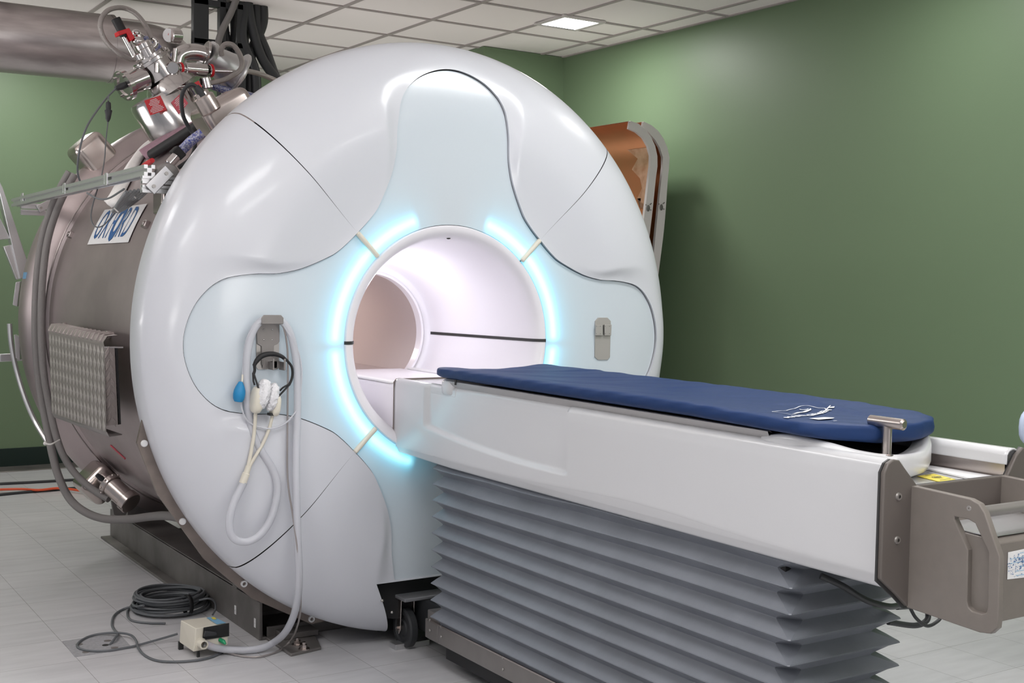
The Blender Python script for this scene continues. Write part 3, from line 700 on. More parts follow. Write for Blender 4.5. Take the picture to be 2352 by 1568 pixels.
MB().prism([at(263, 796, 'y', A[1].y), at(270, 796, 'y', A[1].y), at(278, 974, 'y', A[1].y), at(271, 975, 'y', A[1].y)], (0, .03, 0)).build('rubber_edge', 'black', sp, smooth=False)
tp = [at(228, 796, 'y', A[1].y), at(229, 786, 'y', A[1].y), at(236, 779, 'y', A[1].y), at(256, 777, 'y', A[1].y), ]
T0 = at(112, 765, 'x', -1.16)
mb = MB(); ly = A[0].y-A[1].y
prf = [(A[1].x, A[1].z), (A[1].x-.004, A[1].z+.02), (A[1].x+.01, A[1].z+.042), (A[1].x+.05, A[1].z+.046)]
rows = [[Vector((x, A[1].y+ly*k/20, z+(A[0].z-A[1].z)*k/20)) for x, z in prf] for k in range(21)]
mb.grid(rows)
for k in range(14):
    y = A[1].y+ly*(k+.5)/14; mb.tube([(prf[1][0]-.003, y, prf[1][1]), (prf[2][0], y+.012, prf[2][1]+.003), (prf[3][0], y+.03, prf[3][1]+.002)], .006, 6)
mb.build('rolled_top', 'tread', sp, ang=60, solid=0)
mb = MB().tube([Vector((A[1].x+.0, A[1].y, A[1].z)), Vector((A[1].x+.07, A[1].y, A[1].z-.002))], .003, 6); mb.build('edge_strip', 'alu', sp)
lw = A[3]; lw2 = A[2]
mb = MB().grid([[lw+Vector((0, 0, 0)), lw2+Vector((0, 0, 0))], [lw+Vector((.01, 0, -.02)), lw2+Vector((.01, 0, -.02))], [lw+Vector((.06, 0, -.014)), lw2+Vector((.06, 0, -.014))]]); mb.build('rolled_bottom', 'plate', sp, solid=.003)

# large corrugated hoses down the flange
def hose(pts, r, label, m='plasthose', cat='hose', k=8, name='hose'):
    return tag(MB().tube([at(*p[:2], 'y', p[2]) for p in pts], r, 16, smooth=k).build(name, m), label, cat)
hose([(160, 395, 2.1), (140, 430, 2.12), (118, 480, 2.12), (98, 545, 2.12), (87, 620, 2.12), (82, 700, 2.12), (82, 780, 2.12), (88, 860, 2.12), (98, 930, 2.1), (112, 1000, 2.05), (121, 1045, 2.0), (135, 1095, 1.95), (160, 1145, 1.9), (195, 1175, 1.8), (240, 1191, 1.7), (295, 1192, 1.5), (345, 1186, 1.3), (380, 1184, 1.0), (430, 1190, .8)], .019, 'outer grey corrugated hose looping from the magnet flange down to the girder')
hose([(172, 400, 2.05), (150, 440, 2.06), (128, 490, 2.06), (110, 550, 2.06), (100, 620, 2.06), (95, 700, 2.06), (95, 780, 2.06), (101, 860, 2.06), (113, 930, 2.05), (126, 990, 2.0), (145, 1045, 1.95), (175, 1090, 1.9), (215, 1125, 1.8), (250, 1146, 1.72)], .017, 'inner grey corrugated hose running down the magnet flange into the steel valve')
tag(MB().tube([at(104, 1018, 'y', 1.95), at(112, 1020, 'y', 1.92), at(120, 1019, 'y', 1.9), at(137, 1010, 'y', 1.93)], .004, 8, smooth=4).ell(at(104, 1018, 'y', 1.95), (.010, .010, .010), n=8).build('cable_tie', 'tie'), 'white cable tie around the corrugated hoses', 'cable tie')
tag(MB().tube([at(22, 743, 'y', 2.6), at(26, 790, 'y', 2.6), at(38, 850, 'y', 2.6), at(58, 915, 'y', 2.55), (at(82, 970, 'y', 2.5)), at(108, 1014, 'y', 2.4)], .013, 8, smooth=6).build('plastic_strip', 'alu'), 'curved pale plastic strip hanging left of the corrugated hoses', 'strip')
# leaning aluminium ladder at the left edge
ld = thing('ladder', 'scuffed aluminium ladder leaning at the left edge behind the magnet', 'ladder', tuple(at(60, 645, 'y', 3.0)))
def bar(px4, y, th, nm): return MB().prism([at(*p, 'y', y) for p in px4], (0, th, 0)).build(nm, 'alu', ld, bevel=.003)
bar([(-12, 395), (6, 430), (74, 632), (46, 640)], 3.0, .08, 'rail')
bar([(-10, 480), (10, 520), (24, 548), (-10, 552)], 3.02, .05, 'rung')
bar([(8, 566), (34, 560), (60, 638), (38, 642)], 3.02, .04, 'foot_plate')

# ================================================================== DUCT, SUPPORTS AND OVERHEAD HOSES
d1 = thing('exhaust_duct', 'wide brushed metal duct running below the ceiling at top left', 'duct', (-1.5, 3.2, 2.6))
a0 = (at(0, 3, 'y', 3.2)+at(0, 167, 'y', 3.2))/2; a1 = (at(265, 37, 'y', 3.2)+at(250, 189, 'y', 3.2))/2
dv = (a1-a0).normalized(); rr_ = (at(258, 37, 'y', 3.2)-at(250, 189, 'y', 3.2)).length/2
MB().lathe([(rr_, -2.2), (rr_, (a1-a0).length), (rr_-.012, (a1-a0).length), (rr_-.012, -2.2)], a0, dv, 64, closed=True).build('duct_section', 'duct', d1)
MB().tube([a1-dv*.1, a1+dv*.02, a1+dv*.14+Vector((0, .0, .0)), a1+dv*.24+Vector((0, .03, -.0)), a1+dv*.33+Vector((0, .09, -.02)), a1+dv*.40+Vector((0, .17, -.05))], rr_-.02, 48, smooth=5).build('duct_elbow', 'duct', d1)
MB().lathe([(rr_+.001, 0), (rr_+.004, 0), (rr_+.004, .018), (rr_+.001, .018)], a1-dv*.02, dv, 64, closed=True).build('seam_band', 'duct', d1)
fr = thing('cable_gantry', 'black steel channel frame hanging from the ceiling behind the turret', 'frame', (0, 3.0, 2.9))
for x0, x1 in ((445, 480), (505, 520), (545, 566)):
    A_ = at(x0, 40, 'y', 3.0).x; B2 = at(x1, 40, 'y', 3.0).x
    MB().bx((A_, 3.0, 2.35 if x0 > 500 else 2.70), (B2, 3.05, CZ)).build('upright', 'dark', fr, bevel=.004)
zz = at(490, 2, 'y', 3.0).z; [MB().bx((at(445, 0, 'y', 3).x, 3.0, z_), (at(560, 0, 'y', 3).x, 3.05, z_+.036)).build('crossbar', 'dark', fr, bevel=.004) for z_ in (2.80, 3.03)]
tag(MB().tube([at(550, -20, 'y', 2.95), at(530, 30, 'y', 2.95), at(508, 75, 'y', 2.95), at(498, 115, 'y', 2.95), at(496, 150, 'y', 2.95)], .020, 14, smooth=6).build('hose', 'plasthose'), 'grey flexible hose hanging in front of the black frame', 'hose')
hs = [((566, -20), (578, 60), (600, 130), (632, 178), (650, 200)), ((590, -20), (590, 60), (612, 120), (630, 170), (645, 200)), ((530, -20), (540, 60), (538, 130), (545, 240), (548, 260)), ((548, -20), (560, 80), (560, 150), (562, 230), (564, 260)), ((575, -20), (556, 80), (585, 160), (590, 230), (592, 260)), ((600, -20), (604, 50), (578, 120), (574, 190), (578, 260)), ((520, -20), (518, 60), (528, 130), (520, 200), (520, 260)), ((585, -20), (570, 60), (548, 120), (530, 180), (532, 260))]
lbs = ['rightmost black hose slanting from the ceiling toward the cover', 'black hose bowing outward beside the rightmost hose', 'black hose hanging straight at the left of the bundle', 'black hose in the middle of the hanging bundle', 'black hose crossing behind the bundle to the right', 'black hose with the outward bulge near the ceiling', 'leftmost thin black hose beside the frame upright', 'black hose crossing to the left low in the bundle']
for i, (p, lb_) in enumerate(zip(hs, lbs)):
    yy = 3.02+.04*(i % 4)
    tag(MB().tube([at(*q, 'y', yy) for q in p], .030 if i != 6 else .02, 14, smooth=8).build('overhead_hose', 'dark'), lb_, 'hose', 'black hoses hanging from the ceiling')

# ================================================================== PATIENT TABLE
TB = thing('patient_table', 'white wheeled patient table docked at the bore with grey bellows below', 'table', (0, -1.2, 0))
XT = .233; EY = -2.346
def side(s):
    NY, = (150,)
    prof = [(-.0225, 1.022), (-.021, 1.046), (-.012, 1.056), (.0, 1.060), (.008, 1.0605), (.018, 1.056), (.024, 1.045), (.026, 1.02), (.026, .98), (.026, .93), (.026, .89), (.026, .86), (.026, .84), (.026, .82), (.0258, .803), (.0245, .798), (.013, .773), (.009, .769), (-.02, .768), (-.05, .768)]
    # offset measured outward from XT-.026
    mbz = MB(); rows = []
    yl = list(np.linspace(EY+.004, .018, 190))
    zs = []
    for (o, z) in prof: pass
    fine = []
    for i in range(len(prof)-1):
        n = 8 if abs(prof[i+1][1]-prof[i][1]) > .02 else 2
        for k in range(n): t = k/n; fine.append((prof[i][0]*(1-t)+prof[i+1][0]*t, prof[i][1]*(1-t)+prof[i+1][1]*t))
    fine.append(prof[-1])
    def sm(t): t = min(1, max(0, t)); return t*t*(3-2*t)
    for y in yl:
        row = []
        zb = .885-.045*math.sin(math.pi*min(1, max(0, (-.22-y)/.89)))**1 if -1.12 < y < -.2 else .9
        # curved lower limit of the recess, sweeping from .89 down to .845 and level at the near side
        t = min(1, max(0, (-.22-y)/.88)); zb = .895-.053*(1-(1-t)**2)
        ins = sm((-.222-y)/.014)*sm((y+1.118)/.008)
        for (o, z) in fine:
            k = ins*sm((z-zb)/.020)
            # near the dock the lower lip deepens
            front = sm((y+.45)/.45)
            zz_ = z+(.008*front if z < .80 else 0)+(.020*math.exp(-((y+1.45)/.38)**2)*max(0, 1-(z-.80)/.08) if z >= .798 else 0)
            row.append((s*(XT-.026+o-.016*k*(1 if o > 0 else .2)), y, zz_))
        rows.append(row)
    o = mbz.grid(rows).build('side_panel', 'tablewhite', TB, ang=50, solid=.004)
    return o
side(-1); side(1)
MB().prism([(-XT-.001, .018, 1.045), (-XT+.01, .018, 1.058), (XT-.01, .018, 1.058), (XT+.001, .018, 1.045), (XT+.001, .018, .80), (XT-.02, .018, .785), (-XT+.02, .018, .785), (-XT-.001, .018, .80)], (0, .006, 0)).build('dock_gasket', 'bronze', TB)
MB().bx((-XT+.02, EY+.02, .80), (XT-.02, .015, .86)).build('frame_pan', 'plate', TB)
MB().bx((-XT+.016, -.42, 1.02), (XT-.016, .014, 1.0525)).build('front_deck', 'tablewhite', TB, bevel=.006)
# inner well walls and deck
MB().bx((-XT+.022, EY+.02, .86), (-XT+.028, .0, 1.03)).build('inner_wall', 'satin', TB); MB().bx((XT-.030, EY+.02, .86), (XT-.024, .0, 1.024)).build('inner_wall', 'satin', TB)
MB().bx((-XT+.03, EY+.005, .965), (XT-.03, -1.9, .985)).build('deck_plate', 'alu', TB, bevel=.002)
MB().prism([(.10, EY+.02, .986), (.19, EY+.02, .986), (.19, EY+.26, .986), (.15, EY+.26, .986)], (0, 0, .004)).build('white_guide', 'labelwhite', TB)
ys_ = [(.028, -2.21), (.095, -2.206), (.069, -2.288), (.007, -2.293)]
yl_ = MB().prism([(x, y, .986) for x, y in ys_], (0, 0, .0015)).build('warning_label', 'yellow', TB, smooth=False)
def fy(u, v):
    A_, B2, C2, D2 = [Vector((x, y, .989)) for x, y in ys_]; return (A_*(1-u)+B2*u)*v+(D2*(1-u)+C2*u)*(1-v)
text_mesh('<((i))>', .45, lambda u, v: fy(.5+u*.45, .48+v*.9), 'hazard_symbol', 'ink', yl_, bold=.004)
lines(fy, 3, 'ink', yl_, th=.02)
# cradle (sliding bed) with its raised end lip
cr = MB(); NYc = 60; rows = []
for i in range(NYc+1):
    y = -1.96+(-.36+1.96)*i/NYc
    rows.append([(x, y, z) for x, z in ((-.200, 1.0), (-.204, 1.03), (-.207, 1.056), (-.219, 1.066), (-.226, 1.080), (-.219, 1.082), (-.21, 1.076), (-.10, 1.064), (0, 1.06), (.10, 1.064), (.21, 1.076), (.219, 1.082), (.226, 1.080), (.219, 1.066), (.207, 1.056), (.200, 1.0))])
cradle = cr.grid(rows).build('cradle', 'cradle', TB, ang=50)
# curved end lip: a rail sweeping round the foot end, low in the middle
pth = spline([Vector(p) for p in ((-.221, -1.93, 1.066), (-.226, -2.00, 1.079), (-.222, -2.07, 1.079), (-.204, -2.14, 1.072), (-.168, -2.20, 1.059), (-.10, -2.243, 1.050), (0, -2.243, 1.050), (.08, -2.205, 1.058), (.145, -2.155, 1.073), (.185, -2.10, 1.083), (.203, -2.03, 1.085), (.208, -1.93, 1.080))], 5)
rows = []
for i, p in enumerate(pth):
    d = (pth[min(i+1, len(pth)-1)]-pth[max(i-1, 0)]); d.z = 0; d.normalize(); n_ = Vector((d.y, -d.x, 0)); n_ = -n_ if n_.dot(Vector((p.x, p.y+1.9, 0))) < 0 else n_
    w_ = .035+.03*max(0, 1-abs(p.x)/.2); rows.append([p-n_*w_+Vector((0, 0, -.012)), p-n_*.022+Vector((0, 0, -.003)), p-n_*.010, p-n_*.003+Vector((0, 0, -.004)), p+Vector((0, 0, -.014)), Vector((p.x, p.y, 1.015)), Vector((p.x, p.y, .998))-n_*.006, Vector((p.x, p.y, .986))-n_*.03])
lip = MB().grid(rows).build('end_lip', 'tablewhite', cradle, ang=60)
MB().prism([(q[0], q[1], 1.03) for q in [r_[0] for r_ in rows]], (0, 0, .004)).build('end_pan', 'dark', cradle, smooth=False)
MB().ell(at(2119, 1046, 'y', -2.19), (.006, .004, .006)).build('lip_hole', 'ink', cradle)
# head-end block of the cradle
MB().ell((0, -.36, 1.055), (.228, .05, .038), n=16, p=.4).build('cradle_nose', 'tablewhite', cradle, ang=80)
MB().tube([at(1047, 872, 'y', -.44)+Vector((0, 0, 0)), at(1046, 884, 'y', -.44)], .004, 8).build('strap_peg', 'ink', cradle)
# T handle
hx, hy = -.10, -2.222
th = MB().cyl((hx, hy, 1.04), (hx, hy, 1.118), .0115, 24).lathe([(.017, 0), (.017, .004), (.013, .005), (.013, 0)], (hx, hy, 1.045), (0, 0, 1), 24).build('release_handle', 'satin', TB)
MB().tube([(hx, hy+.052, 1.124), (hx, hy+.049, 1.124), (hx, hy-.046, 1.124), (hx, hy-.050, 1.124)], [.008, .0135, .0135, .008], 20).build('grip', 'satin', th)
# end plate
ep = [(-.262, 1.035), (-.250, 1.055), (-.232, 1.063), (-.213, 1.060), (-.198, 1.045), (-.150, .999), (.176, .999), (.208, 1.045), (.232, 1.063), (.250, 1.055), (.262, 1.035), (.262, .80), (.205, .76), (.17, .727), (-.17, .727), (-.205, .757), (-.262, .80)]
epo = MB().prism([(x, EY-.008, z) for x, z in ep], (0, .012, 0)).build('end_plate', 'taupedark', TB, bevel=.003)
MB().prism([(x*1.012, EY+.002, z if z > .9 else z-.006) for x, z in ep], (0, .005, 0)).build('edge_seal', 'ink', TB)
for px in ((2064, 1140), (2061, 1240)):
    p = at(*px, 'y', EY-.009); MB().lathe([(.004, -.003), (.008, -.003), (.009, .001)], p, (0, 1, 0), 16).cyl(p, p+Vector((0, .001, 0)), .004, 12).build('screw_head', 'screen', epo)
# handle side plates with slots
def handle_plate(x):
    o = [(-2.35, 1.0), (-2.505, .995), (-2.528, .988), (-2.542, .972), (-2.560, .932), (-2.582, .885), (-2.584, .76), (-2.582, .735), (-2.568, .720), (-2.54, .716), (-2.35, .725)]
    i_ = [(-2.468, .951), (-2.505, .950), (-2.520, .945), (-2.555, .890), (-2.558, .775), (-2.555, .762), (-2.545, .757), (-2.52, .757), (-2.511, .762), (-2.507, .775), (-2.505, .885), (-2.468, .945)]
    bm = bmesh.new()
    def loop(pts, xx):
        vs = [bm.verts.new((xx, p[0], p[1])) for p in pts]; return vs, [bm.edges.new((vs[k], vs[(k+1) % len(vs)])) for k in range(len(vs))]
    v1, e1 = loop(o, x-.009); v2, e2 = loop(i_, x-.009)
    bmesh.ops.triangle_fill(bm, use_beauty=True, use_dissolve=False, edges=e1+e2)
    r = bmesh.ops.extrude_face_region(bm, geom=bm.faces[:]); vv = [g_ for g_ in r['geom'] if isinstance(g_, bmesh.types.BMVert)]
    bmesh.ops.translate(bm, verts=vv, vec=(.018, 0, 0)); bmesh.ops.recalc_face_normals(bm, faces=bm.faces)
    me = bpy.data.meshes.new('h'); bm.to_mesh(me); bm.free(); mb = MB(); mb.add([v.co for v in me.vertices], [tuple(p.vertices) for p in me.polygons]); bpy.data.meshes.remove(me)
    ob = mb.build('handle_plate', 'taupe', TB, bevel=.0025, ang=30)
    p = at(2225, 1167, 'x', x-.0095)
    if x < 0: MB().lathe([(.002, 0), (.0055, 0), (.0065, .002)], p, (1, 0, 0), 16).build('screw_head', 'screen', ob)
    return ob
handle_plate(-.161); handle_plate(.161)
MB().cyl((-.155, -2.515, .966), (.155, -2.515, .966), .0125, 24).build('push_bar', 'plate', TB)
tr = MB().prism([(-.155, -2.36, .735), (-.155, -2.555, .735), (-.155, -2.555, .905), (-.155, -2.545, .915), (-.155, -2.475, .918), (-.155, -2.36, .918)], (.31, 0, 0)).build('storage_box', 'taupe', TB, bevel=.003)
MB().bx((-.150, -2.548, .9185), (.15, -2.40, .9205)).build('box_lid', 'alu', tr)
l4 = [(2315, 1268), (2400, 1250), (2400, 1320), (2313, 1330)]
sl = MB().prism([at(*p, 'y', -2.556) for p in l4], (0, -.001, 0)).build('paper_label', 'labelwhite', tr, smooth=False)
fl_ = on4(l4, -2.5585); mb = MB(); rnd = random.Random(3)
for i in range(130):
    u = min(.97, abs(rnd.gauss(.38, .22))); v = min(.95, max(.05, rnd.gauss(.5, .2))); w_ = rnd.uniform(.01, .03)
    mb.add([fl_(u, v), fl_(u+w_, v), fl_(u+w_, v+w_*1.2), fl_(u, v+w_*1.2)], [(0, 1, 2, 3)])
mb.build('blue_print', 'oxblue', sl, smooth=False)
lines(fl_, 6, 'skyblue', sl, th=.012, wid=.9)
# bellows
NP = 10; zt, zb_ = .790, .168; rows = []
def bel_loop(off, z, dip=0):
    x0 = .192+off; y0 = -.255+off*.8; y1 = -2.02-off
    c_ = .004+.042*(.015-off)/.033
    pts = [(-x0, y0), (-x0, y1+c_), (-x0+c_, y1), (x0-c_, y1), (x0, y1+c_), (x0, y0), ]
    out = []
    for i in range(len(pts)):
        a = pts[i]; b = pts[(i+1) % len(pts)]; n = 24 if math.dist(a, b) > 1 else (8 if math.dist(a, b) > .1 else 1)
        for k in range(n): t = k/n; out.append((a[0]*(1-t)+b[0]*t, a[1]*(1-t)+b[1]*t, z))
    return out
lvl = []
for i in range(NP):
    z0 = zt+(zb_-zt)*i/NP; dz = (zb_-zt)/NP
    lvl += [(-.018, z0), (-.016, z0+dz*.05), (.000, z0+dz*.27), (.014, z0+dz*.49), (.015, z0+dz*.54), (.002, z0+dz*.66), (-.002, z0+dz*.72), (-.015, z0+dz*.92)]
lvl.append((-.010, zb_))
for (o, z) in lvl:
    lp = bel_loop(o, z)
    # the upper folds sag a little along the long side
    q = []
    for (x, y, zz_) in lp:
        t = (zz_-zb_)/(zt-zb_); sag = .010*math.sin((y+1.1)*2.3)*max(0, t-.6)/.4+.003*math.sin(y*11+zz_*40)*max(0, t-.8)*5
        q.append((x, y, zz_-sag-.0*t))
    rows.append(q+[q[0]])
MB().grid(rows).build('bellows', 'bellows', TB, ang=24)
MB().bx((-.17, -1.98, .70), (.17, -.28, .80)).build('lift_column', 'black', TB)
# base rails
rail = MB().bx((-.182, -2.30, .097), (-.170, -.258, .168)).build('base_rail', 'plate', TB, bevel=.002)
for a_, b_ in (((.170, -2.30, .097), (.182, -.258, .168)), ((-.17, -.262, .097), (.17, -.25, .168)), ((-.17, -2.3, .097), (.17, -2.29, .168))): MB().bx(a_, b_).build('base_rail', 'plate', TB, bevel=.002)
MB().bx((-.186, -2.30, .166), (-.165, -.185, .171)).build('rail_trim', 'satin', TB)
MB().bx((-.17, -2.28, .05), (.17, -.30, .14)).build('underframe', 'black', TB)
nose = MB().bx((-.182, -.255, .097), (-.172, -.16, .168)).bx((-.172, -.25, .09), (.172, -.16, .20)).build('base_nose', 'plate', TB, bevel=.003)
for px in ((1013, 1439), (1013, 1462), (1155, 1510), (1155, 1537), (987, 1424), (987, 1447)):
    p = at(*px, 'x', -.184); MB().ell(p, (.003, .0055, .0055), n=8).build('screw_head', 'screen', rail)
# docking plate and caster
dp = MB().bx((-.20, -.03, .198), (.20, .150, .212)).build('docking_plate', 'dockgrey', TB, bevel=.004)
MB().bx((-.11, -.22, .07), (.11, .06, .197)).build('docking_block', 'dark', TB, bevel=.005)
def caster(x, y):
    r = .078; c = (x, y, r)
    w = MB().lathe([(.0, -.017), (.030, -.017), (.036, -.012), (.050, -.012), (.056, -.018), (r-.006, -.018), (r, -.012), (r, .012), (r-.006, .018), (.056, .018), (.050, .012), (.036, .012), (.03, .017), (0, .017)], c, (1, 0, 0), 40).build('caster_wheel', 'dark', TB)
    f = MB()
    for s_ in (-1, 1): f.prism([(x+s_*.026, y-.018, .198), (x+s_*.026, y+.012, .198), (x+s_*.026, y+.014, .075), (x+s_*.026, y, .055), (x+s_*.026, y-.014, .075)], (s_*.005, 0, 0))
    f.bx((x-.031, y-.02, .188), (x+.031, y+.03, .1975)); f.build('caster_fork', 'satin', w, bevel=.002)
    MB().cyl((x-.040, y, r), (x+.040, y, r), .009, 6).build('axle', 'satin', w)
caster(-.155, .045); caster(.155, .045)
MB().bx((-.21, .02, 0), (-.06, .075, .022)).build('wheel_stop', 'alu', SC, bevel=.002)
MB().bx((.06, .02, 0), (.21, .075, .022)).build('wheel_stop', 'alu', SC, bevel=.002)
for s_ in (-1, 1): MB().lathe([(0, -.018), (.04, -.018), (.05, -.012), (.05, .012), (.04, .018), (0, .018)], (s_*.12, -2.15, .05), (1, 0, 0), 24).build('rear_wheel', 'dark', TB)
# bridge inside the bore carrying the table top
br = MB().bx((-XT+.004, .026, .80), (XT-.004, .74, 1.035)).build('bore_bridge', 'bore', SC, bevel=.014)
MB().bx((-.27, .74, .98), (.27, 2.3, 1.02)).build('bore_floor', 'tube', SC)
for s_ in (-1, 1): MB().bx((s_*.205-.022, .06, 1.035), (s_*.205+.022, .70, 1.043)).build('guide_rail', 'labelwhite', SC, bevel=.003)
MB().bx((-.165, .03, 1.0352), (.165, .73, 1.038)).build('bridge_pad', 'bore', SC)
# cables under the near end of the table
hose([(1885, 1322, -2.06), (1935, 1345, -2.09), (1990, 1378, -2.11), (2040, 1392, -2.10), (2065, 1390, -2.0)], .008, 'black cable bundle slung under the near end of the table', 'dark', 'cable', name='cable_bundle')
hose([(2040, 1428, -1.7), (2100, 1436, -1.7), (2128, 1425, -1.7), (2130, 1405, -1.7), (2110, 1392, -1.75), (2060, 1393, -1.8)], .009, 'thick black cable loop hanging behind the bellows', 'dark', 'cable', name='cable')
hose([(2090, 1395, -1.9), (2105, 1420, -1.9), (2130, 1437, -1.9), (2155, 1425, -1.9), (2165, 1408, -1.9)], .005, 'thin black cable loop below the taupe handle plate', 'dark', 'cable', name='cable')

# ================================================================== MATTRESS
def crease(x, y):
    c = .0012*math.sin(y*37+x*22)*math.sin(x*31+y*7)
    for (x0, y0, dx, dy, L_, w_, h_) in ((.10, -.55, .8, -.6, .20, .012, .004), (.02, -.75, .7, -.7, .22, .014, .0045), (-.05, -1.0, .75, -.65, .2, .012, .003), (.08, -1.95, -.3, -.95, .22, .016, .006), (.15, -1.8, -.8, .6, .16, .012, .004), (0, -1.45, .8, -.6, .2, .015, .003), (.12, -1.25, .85, -.5, .15, .012, .003)):
        n_ = math.hypot(dx, dy); a_ = ((x-x0)*dx+(y-y0)*dy)/n_; b_ = ((x-x0)*dy-(y-y0)*dx)/n_
        c += h_*math.exp(-(b_/w_)**2-(a_/L_)**4)
    return c
def wl_(y): return np.interp(y, [-2.205, -2.195, -2.16, -2.12, -2.085, -1.8, -.5, -.34, -.30], [-.105, -.125, -.18, -.235, -.25, -.252, -.245, -.24, -.232])
def wr_(y): return np.interp(y, [-2.205, -2.195, -2.16, -2.11, -2.04, -1.9, -.5, -.34, -.30], [-.02, .06, .15, .21, .24, .247, .247, .245, .24])
rows = []; ysn = list(np.linspace(-2.205, -2.05, 28))+list(np.linspace(-2.03, -.42, 110))+list(np.linspace(-.41, -.30, 16))
us_ = [1, .997, .99, .975, .955]+list(np.linspace(.93, -.93, 44))+[-.955, -.975, -.99, -.997, -1]
prof_t = [(u, (1-min(1, abs(u)**(2/.28)))**.25) for u in us_]+[(u, -(1-min(1, abs(u)**(2/.28)))**.25) for u in (-.99, -.955, -.9, -.6, -.3, 0, .3, .6, .9, .955, .99)]
NPT = len(prof_t)
for y in ysn:
    a, b = wl_(y), wr_(y); c = (a+b)/2; w = (b-a)/2
    e = min(1, (y+2.207)/.02, (-.298-y)/.02); e = max(.02, 1-(1-max(0, e))**2)**.5
    row = []
    for (u, v) in prof_t:
        x = c+u*w*(1-.03*(1-e)); lift = (abs(x)/.25)**2*.020*min(1, max(0, (y+2.3)/.9)+.3)
        zc = 1.092+lift
        wr = crease(x, y)
        z = zc+v*.0225*e+(wr if v > .5 else 0)
        if abs(u) > .93: x += .0015*math.sin(y*60+v*5)
        row.append((x, y, z))
    rows.append(row+[row[0]])
mb = MB().grid(rows); mb.add(rows[0][:-1], [tuple(range(NPT))]); mb.add(rows[-1][:-1], [tuple(range(NPT))[::-1]])
MT = tag(mb.build('mattress', 'blue', ang=70), 'dark blue vinyl mattress lying on the patient table', 'mattress')
# printed logo
def mtop(x, y):
    lift = (abs(x)/.25)**2*.020*min(1, max(0, (y+2.3)/.9)+.3)
    a, b = wl_(y), wr_(y); u = min(.995, abs((x-(a+b)/2)/((b-a)/2))); v = (1-(u**(1/.28))**2)**.25
    return Vector((x, y, 1.092+lift+.0225*v+crease(x, y)+.0026))
lg = [at(1774, 950, 'z', 1.118), at(1843, 932, 'z', 1.118), at(1895, 938, 'z', 1.118), at(1880, 951, 'z', 1.118), at(1815, 957, 'z', 1.118)]
def strip(pts, w, name, m, par, k=6, taper=False):
    P_ = spline([Vector((p[0], p[1], 0)) for p in pts], k) if k else [Vector((p[0], p[1], 0)) for p in pts]; rw = []
    n = len(P_)
    for i, p in enumerate(P_):
        t = (P_[min(i+1, n-1)]-P_[max(i-1, 0)]).normalized(); nn = Vector((-t.y, t.x, 0)); ww = w*(math.sin(math.pi*(i+.3)/(n))**.8 if taper else 1)
        rw.append([mtop(*(p+nn*ww/2).xy), mtop(*(p-nn*ww/2).xy)])
    return MB().grid(rw).build(name, m, par, smooth=False)
A1 = lambda *p: tuple(at(*p, 'z', 1.118).xy)
strip([A1(1773, 950), A1(1800, 945), A1(1830, 935), A1(1843, 931), A1(1856, 931), A1(1875, 936), A1(1896, 938), A1(1893, 944), A1(1875, 952), A1(1850, 956), A1(1820, 957), A1(1795, 953), A1(1773, 950)], .0035, 'printed_outline', 'logo', MT, 5)
strip([A1(1819, 954), A1(1832, 950), A1(1848, 945), A1(1859, 941), A1(1862, 937)], .010, 'printed_swoosh', 'logo', MT, 6, True)
strip([A1(1836, 938), A1(1841, 941), A1(1850, 940), A1(1857, 937)], .007, 'printed_swoosh', 'logo', MT, 6, True)
tA, tB, tC = Vector(A1(1812, 962)).to_3d(), Vector(A1(1866, 957)).to_3d(), Vector(A1(1908, 938)).to_3d()
def ft(u, v):
    t = u+.5; p = (1-t)**2*tA+2*t*(1-t)*tB+t*t*tC; d = (2*(1-t)*(tB-tA)+2*t*(tC-tB)).normalized(); n_ = Vector((-d.y, d.x, 0)); q = p+n_*v; return mtop(q.x, q.y)
text_mesh('MANAGEMENT', .155, lambda u, v: ft(u*1.0, v*.14), 'printed_text', 'logo', MT, space=1.12, bold=.006)
bxp = [A1(1858, 964), A1(1893, 959), A1(1917, 959), A1(1912, 963), A1(1880, 968)]
MB().add([mtop(*p) for p in bxp], [(0, 1, 2, 3, 4)]).build('printed_box', 'logo', MT, smooth=False)
strip([A1(1914, 970), A1(1922, 969)], .003, 'printed_mark', 'logo', MT, 0)

# ================================================================== THINGS ON THE FACE PANELS
hk = thing('headset_hanger', 'grey metal wall bracket with hooks holding the headset on the left face panel', 'bracket', (-.755, -.01, 1.1))
def facepoly(px, y=-.006): return [at(*p, 'y', y) for p in px]
MB().prism(facepoly([(588, 755), (640, 748), (640, 845), (634, 848), (592, 848), (588, 843)], -.002), (0, -.004, 0)).build('back_plate', 'screen', hk)
MB().prism(facepoly([(588, 752), (598, 742), (641, 742), (641, 784), (636, 790), (628, 793), (628, 838), (600, 838), (600, 795), (590, 789)], -.008), (0, -.005, 0)).build('hook_plate', 'plate', hk, bevel=.001)
MB().prism(facepoly([(600, 729), (605, 723), (645, 723), (651, 730), (650, 744), (600, 744)], -.055), (0, -.004, 0)).build('upper_lip', 'plate', hk, bevel=.003)
tpz = facepoly([(600, 744), (650, 744)], -.055); MB().bx((tpz[0].x, -.055, tpz[0].z-.002), (tpz[1].x-.008, -.006, tpz[0].z+.002)).build('upper_shelf', 'plate', hk, bevel=.001)
q_ = facepoly([(600, 828), (636, 828)], -.012)
mb = MB(); mb.prism(facepoly([(603, 826), (636, 826), (636, 845), (603, 845)], -.012), (0, -.003, 0))
c1_ = at(616, 836, 'y', -.012); c2_ = at(636, 836, 'y', -.012)
